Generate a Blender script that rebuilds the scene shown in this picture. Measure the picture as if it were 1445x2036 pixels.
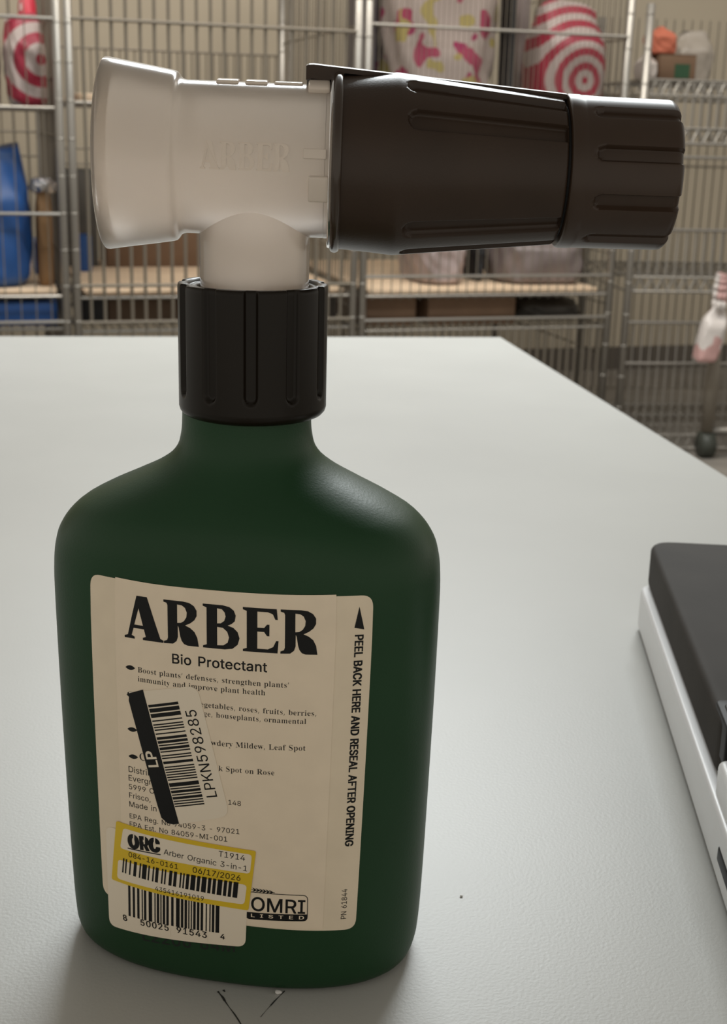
import bpy, bmesh, math, random
from mathutils import Vector, Matrix
from mathutils.geometry import tessellate_polygon, delaunay_2d_cdt

for _o in list(bpy.data.objects):
    bpy.data.objects.remove(_o)
SC = bpy.context.scene
COL = SC.collection
R = math.radians

# ------------------------------------------------------------------ camera
F, PCX, PCY = 2600.0, 722.5, 1018.0            # focal length and centre of a 1445 x 2036 frame
CAM = Vector((0.03135, -0.34622, 0.23362))
PITCH, ROLL = math.atan((PCY - 260.0) / F), 0.026
FWD = Vector((0, math.cos(PITCH), -math.sin(PITCH)))
_r0, _u0 = Vector((1, 0, 0)), Vector((0, math.sin(PITCH), math.cos(PITCH)))
RGT = _r0 * math.cos(ROLL) + _u0 * math.sin(ROLL)
UPV = _u0 * math.cos(ROLL) - _r0 * math.sin(ROLL)
cd = bpy.data.cameras.new('camera')
cam = bpy.data.objects.new('camera', cd)
COL.objects.link(cam)
cam.matrix_world = Matrix(((RGT.x, UPV.x, -FWD.x, CAM.x), (RGT.y, UPV.y, -FWD.y, CAM.y),
                           (RGT.z, UPV.z, -FWD.z, CAM.z), (0, 0, 0, 1)))
cd.sensor_fit = 'HORIZONTAL'
cd.sensor_width = 36.0
cd.lens = F / 1445.0 * 36.0
cd.clip_start, cd.clip_end = 0.02, 60
cd.dof.use_dof = True
cd.dof.focus_distance = 0.335
cd.dof.aperture_fstop = 50.0
SC.camera = cam

# ------------------------------------------------------------------ world, lamps, exposure
SC.view_settings.view_transform = 'Standard'
SC.view_settings.look = 'None'
SC.view_settings.gamma = 1.0
SC.view_settings.use_curve_mapping = False
SC.view_settings.exposure = 0.0
wd = bpy.data.worlds.new('world')
SC.world = wd
wd.use_nodes = True
_nt = wd.node_tree
_bg = _nt.nodes['Background']
_bg.inputs[1].default_value = 0.66
_tc = _nt.nodes.new('ShaderNodeTexCoord'); _sp = _nt.nodes.new('ShaderNodeSeparateXYZ'); _rp = _nt.nodes.new('ShaderNodeValToRGB')
_nt.links.new(_tc.outputs['Generated'], _sp.inputs[0]); _nt.links.new(_sp.outputs[2], _rp.inputs[0]); _nt.links.new(_rp.outputs[0], _bg.inputs[0])
_rp.color_ramp.elements[0].position, _rp.color_ramp.elements[0].color = 0.1, (1.0, 0.93, 0.82, 1)      # open hall at eye level
_rp.color_ramp.elements[1].position, _rp.color_ramp.elements[1].color = 0.75, (0.36, 0.335, 0.295, 1)  # dim roof overhead
def area_lamp(name, loc, target, sx, sy, power, colour):
    ld = bpy.data.lights.new(name, 'AREA')
    ld.shape, ld.size, ld.size_y, ld.energy, ld.color = 'RECTANGLE', sx, sy, power, colour
    o = bpy.data.objects.new(name, ld)
    COL.objects.link(o)
    o.location = loc
    o.rotation_euler = (Vector(target) - Vector(loc)).to_track_quat('-Z', 'Y').to_euler()
    return o
area_lamp('ceiling_lamp_over_table', (0.28, 2.2, 1.6), (0.28, 1.25, 0), 1.3, 0.4, 52, (0.92, 0.98, 1.0))
area_lamp('ceiling_lamp_over_racks', (-0.3, 3.1, 1.9), (-0.3, 3.7, -0.8), 2.4, 0.4, 46, (1.0, 0.95, 0.87))
area_lamp('ceiling_lamp_over_aisle', (1.6, 3.3, 1.9), (1.6, 3.9, -0.8), 1.4, 0.4, 10, (1.0, 0.95, 0.87))

# ------------------------------------------------------------------ pixel <-> place
def ray(x, y):
    return FWD + RGT * ((x - PCX) / F) - UPV * ((y - PCY) / F)
def proj(p):
    d = p - CAM
    z = d.dot(FWD)
    return PCX + F * d.dot(RGT) / z, PCY - F * d.dot(UPV) / z
def at_z(x, y, z):
    d = ray(x, y)
    return CAM + d * ((z - CAM.z) / d.z)
class Frame:                                     # an upright plane: s along, t behind, z up
    def __init__(self, origin, deg):
        self.o = Vector((origin[0], origin[1], 0))
        self.e = Vector((math.cos(R(deg)), math.sin(R(deg)), 0))
        self.n = Vector((-math.sin(R(deg)), math.cos(R(deg)), 0))
        self.rz = R(deg)
    def sz(self, x, y, t=0.0):
        d = ray(x, y)
        k = (t - (CAM - self.o).dot(self.n)) / d.dot(self.n)
        p = CAM + d * k - self.o
        return p.dot(self.e), p.z
    def pt(self, s, t, z):
        return self.o + self.e * s + self.n * t + Vector((0, 0, z))

# ------------------------------------------------------------------ materials
def lin(c):
    return tuple((v / 255 / 12.92 if v / 255 <= 0.04045 else ((v / 255 + 0.055) / 1.055) ** 2.4) for v in c) + (1.0,)
def mat(name, col, rough=0.5, metal=0.0, var=0.0, scale=30.0, bump=0.0, bscale=200.0, spec=0.5, coat=0.0):
    m = bpy.data.materials.new(name)
    m.use_nodes = True
    nt = m.node_tree
    b = nt.nodes['Principled BSDF']
    col = tuple(col) + ((1.0,) if len(col) == 3 else ())
    b.inputs['Base Color'].default_value = col
    b.inputs['Roughness'].default_value = rough
    b.inputs['Metallic'].default_value = metal
    b.inputs['Specular IOR Level'].default_value = spec
    b.inputs['Coat Weight'].default_value = coat
    tc = nt.nodes.new('ShaderNodeTexCoord')
    if var:
        n = nt.nodes.new('ShaderNodeTexNoise')
        n.inputs['Scale'].default_value = scale
        n.inputs['Detail'].default_value = 5
        nt.links.new(tc.outputs['Object'], n.inputs['Vector'])
        r = nt.nodes.new('ShaderNodeValToRGB')
        r.color_ramp.elements[0].position, r.color_ramp.elements[1].position = 0.3, 0.7
        r.color_ramp.elements[0].color = tuple(c * (1 - var) for c in col[:3]) + (1,)
        r.color_ramp.elements[1].color = tuple(min(1, c * (1 + var)) for c in col[:3]) + (1,)
        nt.links.new(n.outputs['Fac'], r.inputs['Fac'])
        nt.links.new(r.outputs['Color'], b.inputs['Base Color'])
    if bump:
        n2 = nt.nodes.new('ShaderNodeTexNoise')
        n2.inputs['Scale'].default_value = bscale
        n2.inputs['Detail'].default_value = 4
        nt.links.new(tc.outputs['Object'], n2.inputs['Vector'])
        bp = nt.nodes.new('ShaderNodeBump')
        bp.inputs['Strength'].default_value = bump
        bp.inputs['Distance'].default_value = 0.0006
        nt.links.new(n2.outputs['Fac'], bp.inputs['Height'])
        nt.links.new(bp.outputs['Normal'], b.inputs['Normal'])
    return m
def milky(name, col, solid=0.32, clear=0.30):
    m = bpy.data.materials.new(name)
    m.use_nodes = True
    nt = m.node_tree
    nt.nodes.remove(nt.nodes['Principled BSDF'])
    out = nt.nodes['Material Output']
    tr = nt.nodes.new('ShaderNodeBsdfTranslucent'); tr.inputs[0].default_value = col
    di = nt.nodes.new('ShaderNodeBsdfDiffuse'); di.inputs[0].default_value = col
    gl = nt.nodes.new('ShaderNodeBsdfGlossy'); gl.inputs['Roughness'].default_value = 0.16
    gl.inputs[0].default_value = (1, 1, 1, 1)
    m1 = nt.nodes.new('ShaderNodeMixShader'); m1.inputs[0].default_value = solid
    nt.links.new(tr.outputs[0], m1.inputs[1]); nt.links.new(di.outputs[0], m1.inputs[2])
    rf = nt.nodes.new('ShaderNodeBsdfRefraction'); rf.inputs['Roughness'].default_value = 0.55
    rf.inputs['IOR'].default_value = 1.25; rf.inputs[0].default_value = (0.95, 0.92, 0.9, 1)
    m2 = nt.nodes.new('ShaderNodeMixShader'); m2.inputs[0].default_value = clear
    nt.links.new(m1.outputs[0], m2.inputs[1]); nt.links.new(rf.outputs[0], m2.inputs[2])
    fr = nt.nodes.new('ShaderNodeFresnel'); fr.inputs[0].default_value = 1.45
    m3 = nt.nodes.new('ShaderNodeMixShader')
    nt.links.new(fr.outputs[0], m3.inputs[0]); nt.links.new(m2.outputs[0], m3.inputs[1]); nt.links.new(gl.outputs[0], m3.inputs[2])
    nt.links.new(m3.outputs[0], out.inputs['Surface'])
    return m
def rings(name, red, white, cx, cz, period, duty=0.5, rough=0.5):
    """concentric printed rings round (cx, cz) of the object's own x-z face"""
    m = mat(name, white, rough)
    nt = m.node_tree
    b = nt.nodes['Principled BSDF']
    tc = nt.nodes['Texture Coordinate']
    sx = nt.nodes.new('ShaderNodeSeparateXYZ')
    nt.links.new(tc.outputs['Object'], sx.inputs[0])
    def mth(op, a, bb=None):
        n = nt.nodes.new('ShaderNodeMath'); n.operation = op
        for i, v in enumerate((a, bb)):
            if v is None: continue
            if isinstance(v, (int, float)): n.inputs[i].default_value = v
            else: nt.links.new(v, n.inputs[i])
        return n.outputs[0]
    dx = mth('SUBTRACT', sx.outputs[0], cx)
    dz = mth('SUBTRACT', sx.outputs[2], cz)
    rr = mth('SQRT', mth('ADD', mth('MULTIPLY', dx, dx), mth('MULTIPLY', dz, dz)))
    fr = mth('FRACT', mth('ADD', mth('DIVIDE', rr, period), duty / 2))
    k = mth('LESS_THAN', fr, duty)
    mx = nt.nodes.new('ShaderNodeMix'); mx.data_type = 'RGBA'
    nt.links.new(k, mx.inputs[0])
    mx.inputs[6].default_value, mx.inputs[7].default_value = white, red
    nt.links.new(mx.outputs[2], b.inputs['Base Color'])
    return m
def blotches(name, base, cols, scale, rough=0.5, thr=0.56):
    """printed plastic: patches of several inks on a base colour"""
    m = mat(name, base, rough)
    nt = m.node_tree
    b = nt.nodes['Principled BSDF']
    tc = nt.nodes['Texture Coordinate']
    prev = None
    for i, c in enumerate(cols):
        mp = nt.nodes.new('ShaderNodeMapping'); mp.inputs['Location'].default_value = (3.7 * i + 1, 1.3 * i, 2.9 * i)
        nt.links.new(tc.outputs['Object'], mp.inputs[0])
        n = nt.nodes.new('ShaderNodeTexNoise'); n.inputs['Scale'].default_value = scale; n.inputs['Detail'].default_value = 1
        nt.links.new(mp.outputs[0], n.inputs['Vector'])
        g = nt.nodes.new('ShaderNodeMath'); g.operation = 'GREATER_THAN'; g.inputs[1].default_value = thr
        nt.links.new(n.outputs['Fac'], g.inputs[0])
        mx = nt.nodes.new('ShaderNodeMix'); mx.data_type = 'RGBA'
        nt.links.new(g.outputs[0], mx.inputs[0])
        if prev is None: mx.inputs[6].default_value = base
        else: nt.links.new(prev, mx.inputs[6])
        mx.inputs[7].default_value = c
        prev = mx.outputs[2]
    nt.links.new(prev, b.inputs['Base Color'])
    return m

# ------------------------------------------------------------------ objects
def link(name, me, m, parent=None, smooth=True):
    o = bpy.data.objects.new(name, me)
    COL.objects.link(o)
    for k in (m if isinstance(m, (list, tuple)) else [m]):
        me.materials.append(k)
    if smooth:
        for p in me.polygons: p.use_smooth = True
    if parent: o.parent = parent
    return o
def obj(name, verts, faces, m, parent=None, smooth=True, midx=None):
    me = bpy.data.meshes.new(name)
    me.from_pydata([tuple(v) for v in verts], [], faces)
    if midx:
        for p, i in zip(me.polygons, midx): p.material_index = i
    me.update()
    return link(name, me, m, parent, smooth)
def bobj(name, bm, m, parent=None, smooth=False):
    bmesh.ops.recalc_face_normals(bm, faces=bm.faces)
    me = bpy.data.meshes.new(name)
    bm.to_mesh(me); bm.free()
    return link(name, me, m, parent, smooth)
def tag(o, label, cat, group=None):
    o['label'] = label; o['category'] = cat
    if group: o['group'] = group
    return o
def thing(name, label, cat, loc=(0, 0, 0), rz=0.0, group=None):
    o = bpy.data.objects.new(name, None)
    COL.objects.link(o)
    o.empty_display_size = 0.05
    o.location = loc; o.rotation_euler = (0, 0, rz)
    return tag(o, label, cat, group)
def struct(o):
    o['kind'] = 'structure'
    return o
def bev(o, w, seg=3, ang=40):
    md = o.modifiers.new('bevel', 'BEVEL'); md.width = w; md.segments = seg; md.limit_method = 'ANGLE'; md.angle_limit = R(ang)
    for p in o.data.polygons: p.use_smooth = True
    return o
def add_box(bm, x0, y0, z0, x1, y1, z1):
    v = [bm.verts.new(p) for p in ((x0, y0, z0), (x1, y0, z0), (x1, y1, z0), (x0, y1, z0), (x0, y0, z1), (x1, y0, z1), (x1, y1, z1), (x0, y1, z1))]
    for f in ((0, 3, 2, 1), (4, 5, 6, 7), (0, 1, 5, 4), (1, 2, 6, 5), (2, 3, 7, 6), (3, 0, 4, 7)):
        bm.faces.new([v[i] for i in f])
def add_rod(bm, a, b, r, n=6):
    a, b = Vector(a), Vector(b)
    d = (b - a).normalized()
    u = d.orthogonal().normalized(); w = d.cross(u)
    ra, rb = [], []
    for i in range(n):
        k = 2 * math.pi * i / n
        o = (u * math.cos(k) + w * math.sin(k)) * r
        ra.append(bm.verts.new(a + o)); rb.append(bm.verts.new(b + o))
    for i in range(n):
        j = (i + 1) % n
        bm.faces.new((ra[i], ra[j], rb[j], rb[i]))
    bm.faces.new(ra[::-1]); bm.faces.new(rb)
def sstep(a, b, x):
    t = max(0.0, min(1.0, (x - a) / (b - a)))
    return t * t * (3 - 2 * t)
def crom(tab, x):
    """smooth interpolation through a table of (x, y)"""
    n = len(tab)
    if x <= tab[0][0]: return tab[0][1]
    if x >= tab[-1][0]: return tab[-1][1]
    i = max(k for k in range(n - 1) if tab[k][0] <= x)
    def slope(k):
        if k == 0: return (tab[1][1] - tab[0][1]) / (tab[1][0] - tab[0][0])
        if k == n - 1: return (tab[-1][1] - tab[-2][1]) / (tab[-1][0] - tab[-2][0])
        s1 = (tab[k][1] - tab[k - 1][1]) / (tab[k][0] - tab[k - 1][0])
        s2 = (tab[k + 1][1] - tab[k][1]) / (tab[k + 1][0] - tab[k][0])
        return 0 if s1 * s2 <= 0 else 2 * s1 * s2 / (s1 + s2)
    h = tab[i + 1][0] - tab[i][0]
    t = (x - tab[i][0]) / h
    return ((2 * t**3 - 3 * t**2 + 1) * tab[i][1] + (t**3 - 2 * t**2 + t) * h * slope(i)
            + (-2 * t**3 + 3 * t**2) * tab[i + 1][1] + (t**3 - t**2) * h * slope(i + 1))

# ------------------------------------------------------------------ lettering outlines
def parse(s):
    d = {}
    for line in s.strip('\n').split('\n'):
        ch, adv, rest = line[0], *line[2:].split(' ', 1)
        d[ch] = (int(adv) / 1000, [[tuple(int(v) / 1000 for v in p.split(',')) for p in c.split(' ')] for c in rest.split('|')])
    return d
SERIF = parse("""
, 180 40,-87 60,-3 68,40 74,78 113,78 116,71 105,33 91,-8 59,-87
B 443 29,0 29,17 42,20 64,25 75,32 82,44 86,60 88,82 88,369 86,394 82,412 78,421 72,428 61,433 40,437 28,439 28,455 219,455 292,449 339,429 372,396 383,351 376,313 356,283 324,261 279,247 334,231 372,206 397,173 405,132 400,93 384,61 358,35 326,15 287,4 237,0|169,252 189,252 225,254 256,261 276,272 288,290 295,314 298,345 296,373 291,395 282,412 270,424 245,431 217,434 198,433 181,430 175,425 172,417 170,406 169,391|222,24 254,27 281,35 296,49 306,69 312,95 314,128 311,162 303,188 290,208 269,221 236,228 198,231 169,231 169,65 170,51 173,41 177,33 187,28 203,25
C 468 256,-11 218,-7 182,3 150,20 118,43 91,71 69,104 52,142 42,184 39,228 43,273 52,314 69,351 92,384 119,412 152,435 184,452 220,462 259,465 303,459 359,440 372,436 388,435 408,437 421,443 428,452 431,465 424,465 424,308 431,308 405,364 369,407 340,427 304,439 264,443 199,430 161,389 138,321 131,226 139,138 164,74 208,36 277,24 325,29 370,45 408,71 429,106 434,89 382,33 324,0
L 426 28,0 28,17 41,20 63,24 75,32 82,43 86,59 88,81 88,379 86,399 82,414 75,425 62,432 41,436 29,439 29,455 237,455 237,439 223,437 200,434 186,430 180,424 175,416 170,401 169,379 169,83 170,62 172,47 175,40 180,35 191,31 211,28 234,28 282,31 323,40 348,49 367,63 383,80 404,112 421,154 414,154 389,0
M 634 27,0 27,17 39,20 61,24 74,32 82,43 87,58 88,79 88,382 87,402 84,416 79,423 74,428 62,432 41,436 28,439 28,455 173,455 317,142 461,455 604,455 604,439 592,436 571,430 560,423 553,412 548,397 547,378 547,85 548,61 552,43 556,34 561,28 571,23 592,19 604,17 604,0 409,0 409,17 422,20 443,25 453,29 459,36 463,44 466,61 468,83 456,399 276,0 282,0 104,389 92,80 94,57 99,41 107,30 122,23 144,19 156,17 156,0
P 418 28,0 28,17 41,20 63,24 75,32 82,43 86,59 88,81 88,379 86,398 82,413 75,424 63,431 42,436 29,439 29,455 213,455 283,452 327,440 344,429 362,415 377,398 387,378 394,356 396,332 391,296 377,266 354,240 324,221 288,209 241,206 169,206 169,81 170,59 174,43 181,32 194,24 216,20 229,17 229,0|169,230 203,230 236,232 267,240 285,253 296,271 303,297 305,329 303,361 298,387 288,406 274,420 248,428 217,431 200,430 185,428 176,424 172,418 170,409 169,398
R 473 28,0 28,17 41,20 63,24 75,32 82,43 86,59 88,81 88,379 86,398 82,413 75,424 63,431 42,436 29,439 29,455 216,455 275,452 321,442 354,426 382,403 399,372 404,334 398,296 379,265 347,241 302,224 419,50 430,36 439,26 448,21 463,18 477,17 467,17 467,0 349,0 212,212 169,212 169,81 170,59 174,43 181,32 194,24 216,20 229,17 229,0|169,234 205,234 240,236 272,245 293,258 306,278 314,304 317,336 312,378 297,407 269,425 226,431 205,430 187,427 177,422 172,414 170,402 169,385
S 390 56,-11 56,158 50,158 62,113 78,77 98,50 123,30 158,19 197,15 226,17 252,24 270,36 282,51 289,69 292,89 288,110 278,129 261,146 237,160 175,191 125,221 90,253 75,276 66,302 63,332 65,358 70,381 80,403 93,421 109,437 128,449 145,459 164,464 185,466 203,465 225,461 248,456 275,448 286,446 292,445 301,445 317,446 326,450 331,457 333,466 326,466 326,319 335,319 323,354 306,385 285,410 261,429 240,438 218,443 194,445 167,443 143,437 127,426 115,413 109,398 107,380 108,364 114,349 124,336 146,319 177,303 242,273 277,253 304,233 324,211 337,188 344,162 346,133 344,106 337,80 326,58 310,38 291,21 270,8 235,-6 191,-10 177,-9 162,-8 148,-4 134,1 118,6 105,9 94,11 85,12 73,12 61,10 56,7 52,0 49,-11
a 344 254,-10 240,-7 229,1 218,15 205,35 155,11 127,-4 95,-9 80,-6 68,0 53,11 42,26 35,43 33,63 38,91 52,115 76,136 129,164 212,190 212,241 210,258 206,272 200,282 189,290 169,294 148,296 124,294 103,290 94,283 91,274 92,270 95,264 100,257 106,248 109,239 110,231 108,220 104,210 97,202 89,196 84,192 77,191 70,192 66,196 58,203 51,212 47,223 46,236 48,252 53,266 62,278 82,295 104,308 130,316 162,318 201,315 229,307 250,292 267,271 277,244 280,210 280,62 280,48 282,40 283,37 285,36 295,35 305,34 317,35 327,38 317,42 316,28 293,7 273,-6|150,34 163,34 175,37 187,41 200,50 212,63 207,169 152,157 125,139 110,114 105,84 107,62 113,46 125,37
b 361 56,-11 56,388 55,407 53,420 50,428 44,434 28,437 21,439 21,455 125,455 134,279 175,301 197,314 222,318 239,316 254,310 271,299 288,284 302,266 313,245 325,208 329,166 324,118 310,75 295,51 278,30 257,13 236,0 215,-8 193,-10 169,-6 146,7 105,28 45,-11|182,14 206,16 226,23 237,34 245,49 255,95 258,160 255,213 244,251 236,264 225,273 206,278 184,280 168,279 153,275 142,270 134,262 129,253 125,242 125,69 128,45 136,28 153,18
c 293 155,-10 136,-8 118,-1 100,11 80,26 64,45 51,68 37,106 32,150 38,196 53,237 68,260 87,280 109,297 130,309 151,317 175,319 200,317 220,310 237,298 252,283 261,265 264,245 263,233 259,223 253,215 246,209 242,205 237,204 228,207 219,216 212,230 209,251 209,256 210,261 210,266 210,271 209,282 203,290 189,295 167,297 131,290 113,269 103,235 99,187 102,142 110,105 124,76 143,55 169,42 204,38 235,42 263,53 271,72 272,60 235,21 197,-2
d 370 139,-10 123,-8 107,-1 91,10 74,26 60,44 48,66 36,104 32,147 37,196 49,237 61,261 76,281 94,297 112,309 128,316 145,318 168,314 188,301 227,280 236,401 235,413 231,423 225,430 213,435 196,438 189,439 189,455 306,455 306,75 307,60 309,49 312,41 317,35 332,30 340,28 340,11 290,6 233,-10 226,39 188,12 165,-5|171,28 188,30 204,34 215,41 224,51 231,62 236,76 236,242 233,252 227,262 219,270 207,276 191,279 174,281 152,279 134,273 125,263 117,250 108,210 105,153 107,98 117,58 124,45 133,36 150,30
e 301 153,-10 134,-8 116,-1 98,10 79,26 63,45 50,69 37,109 32,157 37,201 51,240 64,263 81,282 100,298 118,309 137,316 157,318 186,314 211,301 236,280 255,251 266,216 270,173 270,166 104,166 110,112 125,73 152,50 199,42 234,47 261,62 271,86 272,73 235,27 196,-1|103,192 214,192 214,215 212,252 206,277 201,286 194,292 178,296 159,297 128,291 114,274 106,244 103,203
f 214 28,0 28,16 36,18 52,22 57,25 60,30 63,35 65,48 65,73 65,277 29,277 29,310 65,310 65,353 69,386 80,413 98,436 120,452 144,461 174,465 195,463 212,456 227,446 240,432 248,417 250,400 249,386 245,375 239,367 231,360 228,357 224,355 218,356 215,360 208,365 202,372 199,381 198,391 200,405 206,420 207,423 209,426 210,430 210,433 209,437 206,441 193,443 180,443 165,442 151,440 144,436 140,430 136,413 135,390 135,310 190,310 190,277 135,277 135,65 136,47 139,34 145,26 158,20 177,17 186,16 186,0
g 327 146,-140 109,-138 81,-132 60,-122 42,-108 31,-92 27,-75 31,-59 41,-46 57,-35 80,-26 62,-14 48,-1 39,14 37,30 39,46 45,61 55,74 80,92 114,110 80,128 55,150 40,179 35,212 37,232 43,251 53,268 66,282 82,295 98,305 125,315 157,318 191,315 229,304 304,304 304,268 257,268 268,248 276,226 278,203 277,185 272,167 263,151 251,137 237,125 223,116 199,106 171,103 166,103 159,103 150,104 141,104 125,103 110,100 99,94 93,87 89,80 88,71 90,61 98,55 118,50 140,49 175,49 220,47 252,40 266,33 279,24 290,13 297,-1 301,-18 303,-37 298,-67 283,-92 259,-113 231,-128 193,-137|157,124 175,126 191,130 198,136 203,146 210,173 212,211 210,249 203,276 198,285 191,292 175,296 157,297 140,296 124,292 117,285 111,276 104,249 101,211 104,173 111,146 117,136 124,130 139,126|161,-116 210,-113 249,-104 270,-88 276,-66 275,-58 273,-51 268,-45 260,-41 236,-36 206,-34 88,-34 71,-45 63,-58 60,-73 63,-84 70,-94 82,-103 104,-111 130,-115
h 381 31,0 31,16 36,17 51,21 58,26 62,33 65,43 65,56 65,399 65,412 62,422 59,429 53,435 38,438 32,440 32,455 135,455 144,267 188,295 215,313 243,318 271,312 296,292 312,258 317,212 317,56 318,43 320,33 324,26 330,21 346,17 350,16 350,0 215,0 215,16 209,16 230,19 241,26 246,38 248,56 248,217 247,241 242,258 238,264 231,268 217,270 201,271 173,267 151,255 135,235 135,56 135,43 138,33 141,26 147,21 162,17 167,16 167,0
i 198 101,362 94,364 88,368 78,376 70,387 65,399 63,412 65,426 70,438 78,449 88,457 94,462 101,463 108,462 113,457 124,449 132,438 137,426 138,412 136,399 132,387 123,376 113,368 107,364|31,0 31,16 36,18 51,21 58,26 62,32 65,43 65,56 65,252 65,267 63,278 60,285 54,289 38,292 33,293 34,310 135,310 135,56 136,43 138,33 141,26 147,21 162,18 167,16 167,0
k 359 30,0 30,16 36,18 51,21 58,26 62,33 65,43 65,56 65,398 65,412 63,422 60,429 55,434 39,438 33,439 34,455 135,455 144,169 240,248 249,259 255,269 257,278 255,285 246,290 228,293 210,293 219,293 219,310 332,310 332,293 312,289 284,278 262,260 209,209 333,34 342,24 356,18 363,16 363,0 224,0 224,16 218,16 233,17 247,20 251,25 252,32 251,37 249,43 245,49 165,147 135,134 135,56 135,43 138,33 141,26 147,21 162,18 167,16 167,0
l 199 31,0 31,16 36,18 51,21 58,26 62,32 65,43 65,56 65,398 65,411 63,421 60,429 55,434 39,438 33,439 33,455 135,455 135,56 136,43 138,33 141,26 147,21 162,18 167,16 167,0
m 554 31,0 31,16 36,17 51,21 58,26 62,33 65,43 65,56 65,253 65,266 62,276 59,284 53,289 37,293 32,294 32,310 133,310 143,265 186,294 213,312 238,318 261,315 279,304 297,286 318,261 361,293 390,312 418,318 445,312 469,292 485,258 491,212 491,56 491,43 494,33 497,26 503,21 518,17 523,16 523,0 390,0 390,16 395,18 410,21 416,26 420,34 422,44 423,56 423,217 421,241 417,258 413,264 406,268 392,270 376,271 349,268 328,256 311,237 311,56 312,44 314,34 318,26 323,21 338,18 343,16 343,0 212,0 212,16 217,18 232,21 238,26 242,34 244,44 245,56 245,217 243,241 239,258 235,264 228,268 214,270 198,271 170,267 149,255 133,235 133,56 134,44 136,34 139,27 145,21 159,18 164,16 164,0
n 381 31,0 31,16 36,17 51,21 58,26 62,33 65,43 65,56 65,253 65,266 62,276 59,284 53,289 37,293 32,294 32,310 135,310 144,267 188,296 215,313 243,318 271,312 296,292 312,258 317,212 317,56 318,43 320,33 324,26 330,21 346,17 350,16 350,0 215,0 215,16 209,16 230,19 241,26 246,38 248,56 248,217 247,241 242,258 238,264 231,268 217,270 201,271 173,267 151,255 135,235 135,56 135,43 138,33 141,26 147,21 162,17 167,16 167,0
o 336 169,-10 145,-8 123,-1 103,11 82,27 65,47 51,70 37,110 32,154 37,199 51,239 65,262 82,281 103,297 123,309 144,316 168,318 191,316 213,309 232,298 253,282 270,263 285,240 299,200 304,154 299,108 285,69 271,46 253,26 232,11 213,-1 192,-8|169,11 189,13 206,18 215,27 222,39 227,56 230,81 232,114 233,154 230,227 221,271 214,283 205,292 189,297 169,299 148,297 131,292 122,283 115,271 107,227 104,154 105,114 107,82 110,56 115,39 122,27 131,18 148,13
p 371 30,-139 30,-124 32,-123 44,-120 53,-117 58,-113 61,-107 63,-101 65,-86 65,-64 65,243 65,261 63,275 59,283 54,288 40,292 32,295 32,310 130,310 141,263 179,294 205,313 231,319 248,317 263,310 280,298 296,283 310,264 322,241 333,203 337,160 333,113 321,72 310,48 295,28 278,12 261,0 245,-8 228,-10 205,-5 183,9 144,32 135,-58 136,-81 139,-99 142,-107 147,-113 156,-118 175,-121 184,-123 184,-139|195,28 217,30 235,36 245,46 252,59 262,99 266,154 263,208 254,248 247,261 238,270 221,276 198,278 175,275 158,267 145,254 135,235 135,69 144,51 154,38 172,31
r 287 31,0 31,16 36,18 51,21 58,26 62,32 65,43 65,56 65,252 65,267 63,278 59,285 53,289 37,292 33,293 34,310 133,310 144,252 178,280 200,301 214,311 224,316 233,318 245,317 253,312 262,304 270,293 275,281 276,266 275,254 271,243 265,234 257,228 253,224 247,222 242,223 240,226 235,231 227,240 220,250 215,255 204,259 188,260 169,258 158,252 149,241 142,228 138,211 136,192 136,56 137,42 140,32 146,25 159,21 176,18 184,16 184,0
s 288 151,-10 128,-6 95,6 85,8 73,9 58,8 47,4 42,-1 39,-9 49,-9 49,105 41,105 48,79 59,57 74,39 90,26 114,17 140,15 161,16 179,20 192,27 199,35 204,46 205,58 203,72 196,84 185,95 168,105 119,130 89,148 67,169 58,185 52,202 50,220 53,247 62,270 78,291 98,306 117,316 142,319 150,318 161,316 175,312 193,308 201,306 206,305 214,305 227,306 236,308 240,313 242,319 231,319 231,222 241,222 233,244 222,262 209,277 194,288 172,294 150,296 131,295 114,292 103,286 97,278 93,269 92,259 93,249 96,240 102,232 115,222 134,212 179,189 208,172 228,151 237,136 242,117 244,95 241,65 231,39 215,18 194,2 175,-7
t 228 123,-9 105,-7 92,-1 79,10 69,26 63,46 61,71 61,279 33,279 33,300 70,336 101,369 125,398 140,424 131,424 131,310 195,310 195,279 131,279 131,82 133,64 136,51 139,46 144,43 156,41 169,40 189,42 202,49 211,60 211,75 209,66 192,33 169,9 147,-5
u 375 131,-10 109,-7 94,2 78,17 67,38 61,65 59,97 59,248 58,262 56,274 52,282 46,289 31,293 24,294 24,310 129,310 129,74 130,63 133,54 138,46 145,40 160,37 177,36 205,39 226,49 241,66 241,248 241,263 238,275 234,283 227,289 209,293 202,294 202,310 311,310 311,70 312,56 314,46 318,39 326,34 342,31 347,30 347,13 295,7 238,-10 232,40 196,19 174,3 153,-7
v 306 154,-10 51,248 43,267 35,281 29,288 16,292 10,293 10,310 151,310 151,294 155,294 138,293 123,290 118,284 116,276 116,272 117,268 185,122 249,253 253,264 254,272 252,282 245,289 225,293 216,294 216,310 292,310 292,295 283,291 271,286 265,279 256,264 247,243 148,-10
w 435 134,-10 30,265 25,276 19,284 14,289 6,292 2,293 2,310 125,310 125,293 126,293 116,291 107,289 104,286 102,282 101,276 102,271 103,266 104,259 107,253 166,127 224,235 214,266 208,280 203,288 196,292 182,294 181,295 181,310 310,310 310,293 304,292 289,288 284,283 283,276 283,273 283,269 284,265 285,262 335,141 395,256 399,266 400,275 399,281 397,286 393,289 377,292 369,295 369,310 432,310 432,295 429,293 417,290 412,284 405,273 399,258 292,-10 301,-10 223,197 128,-10
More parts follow.
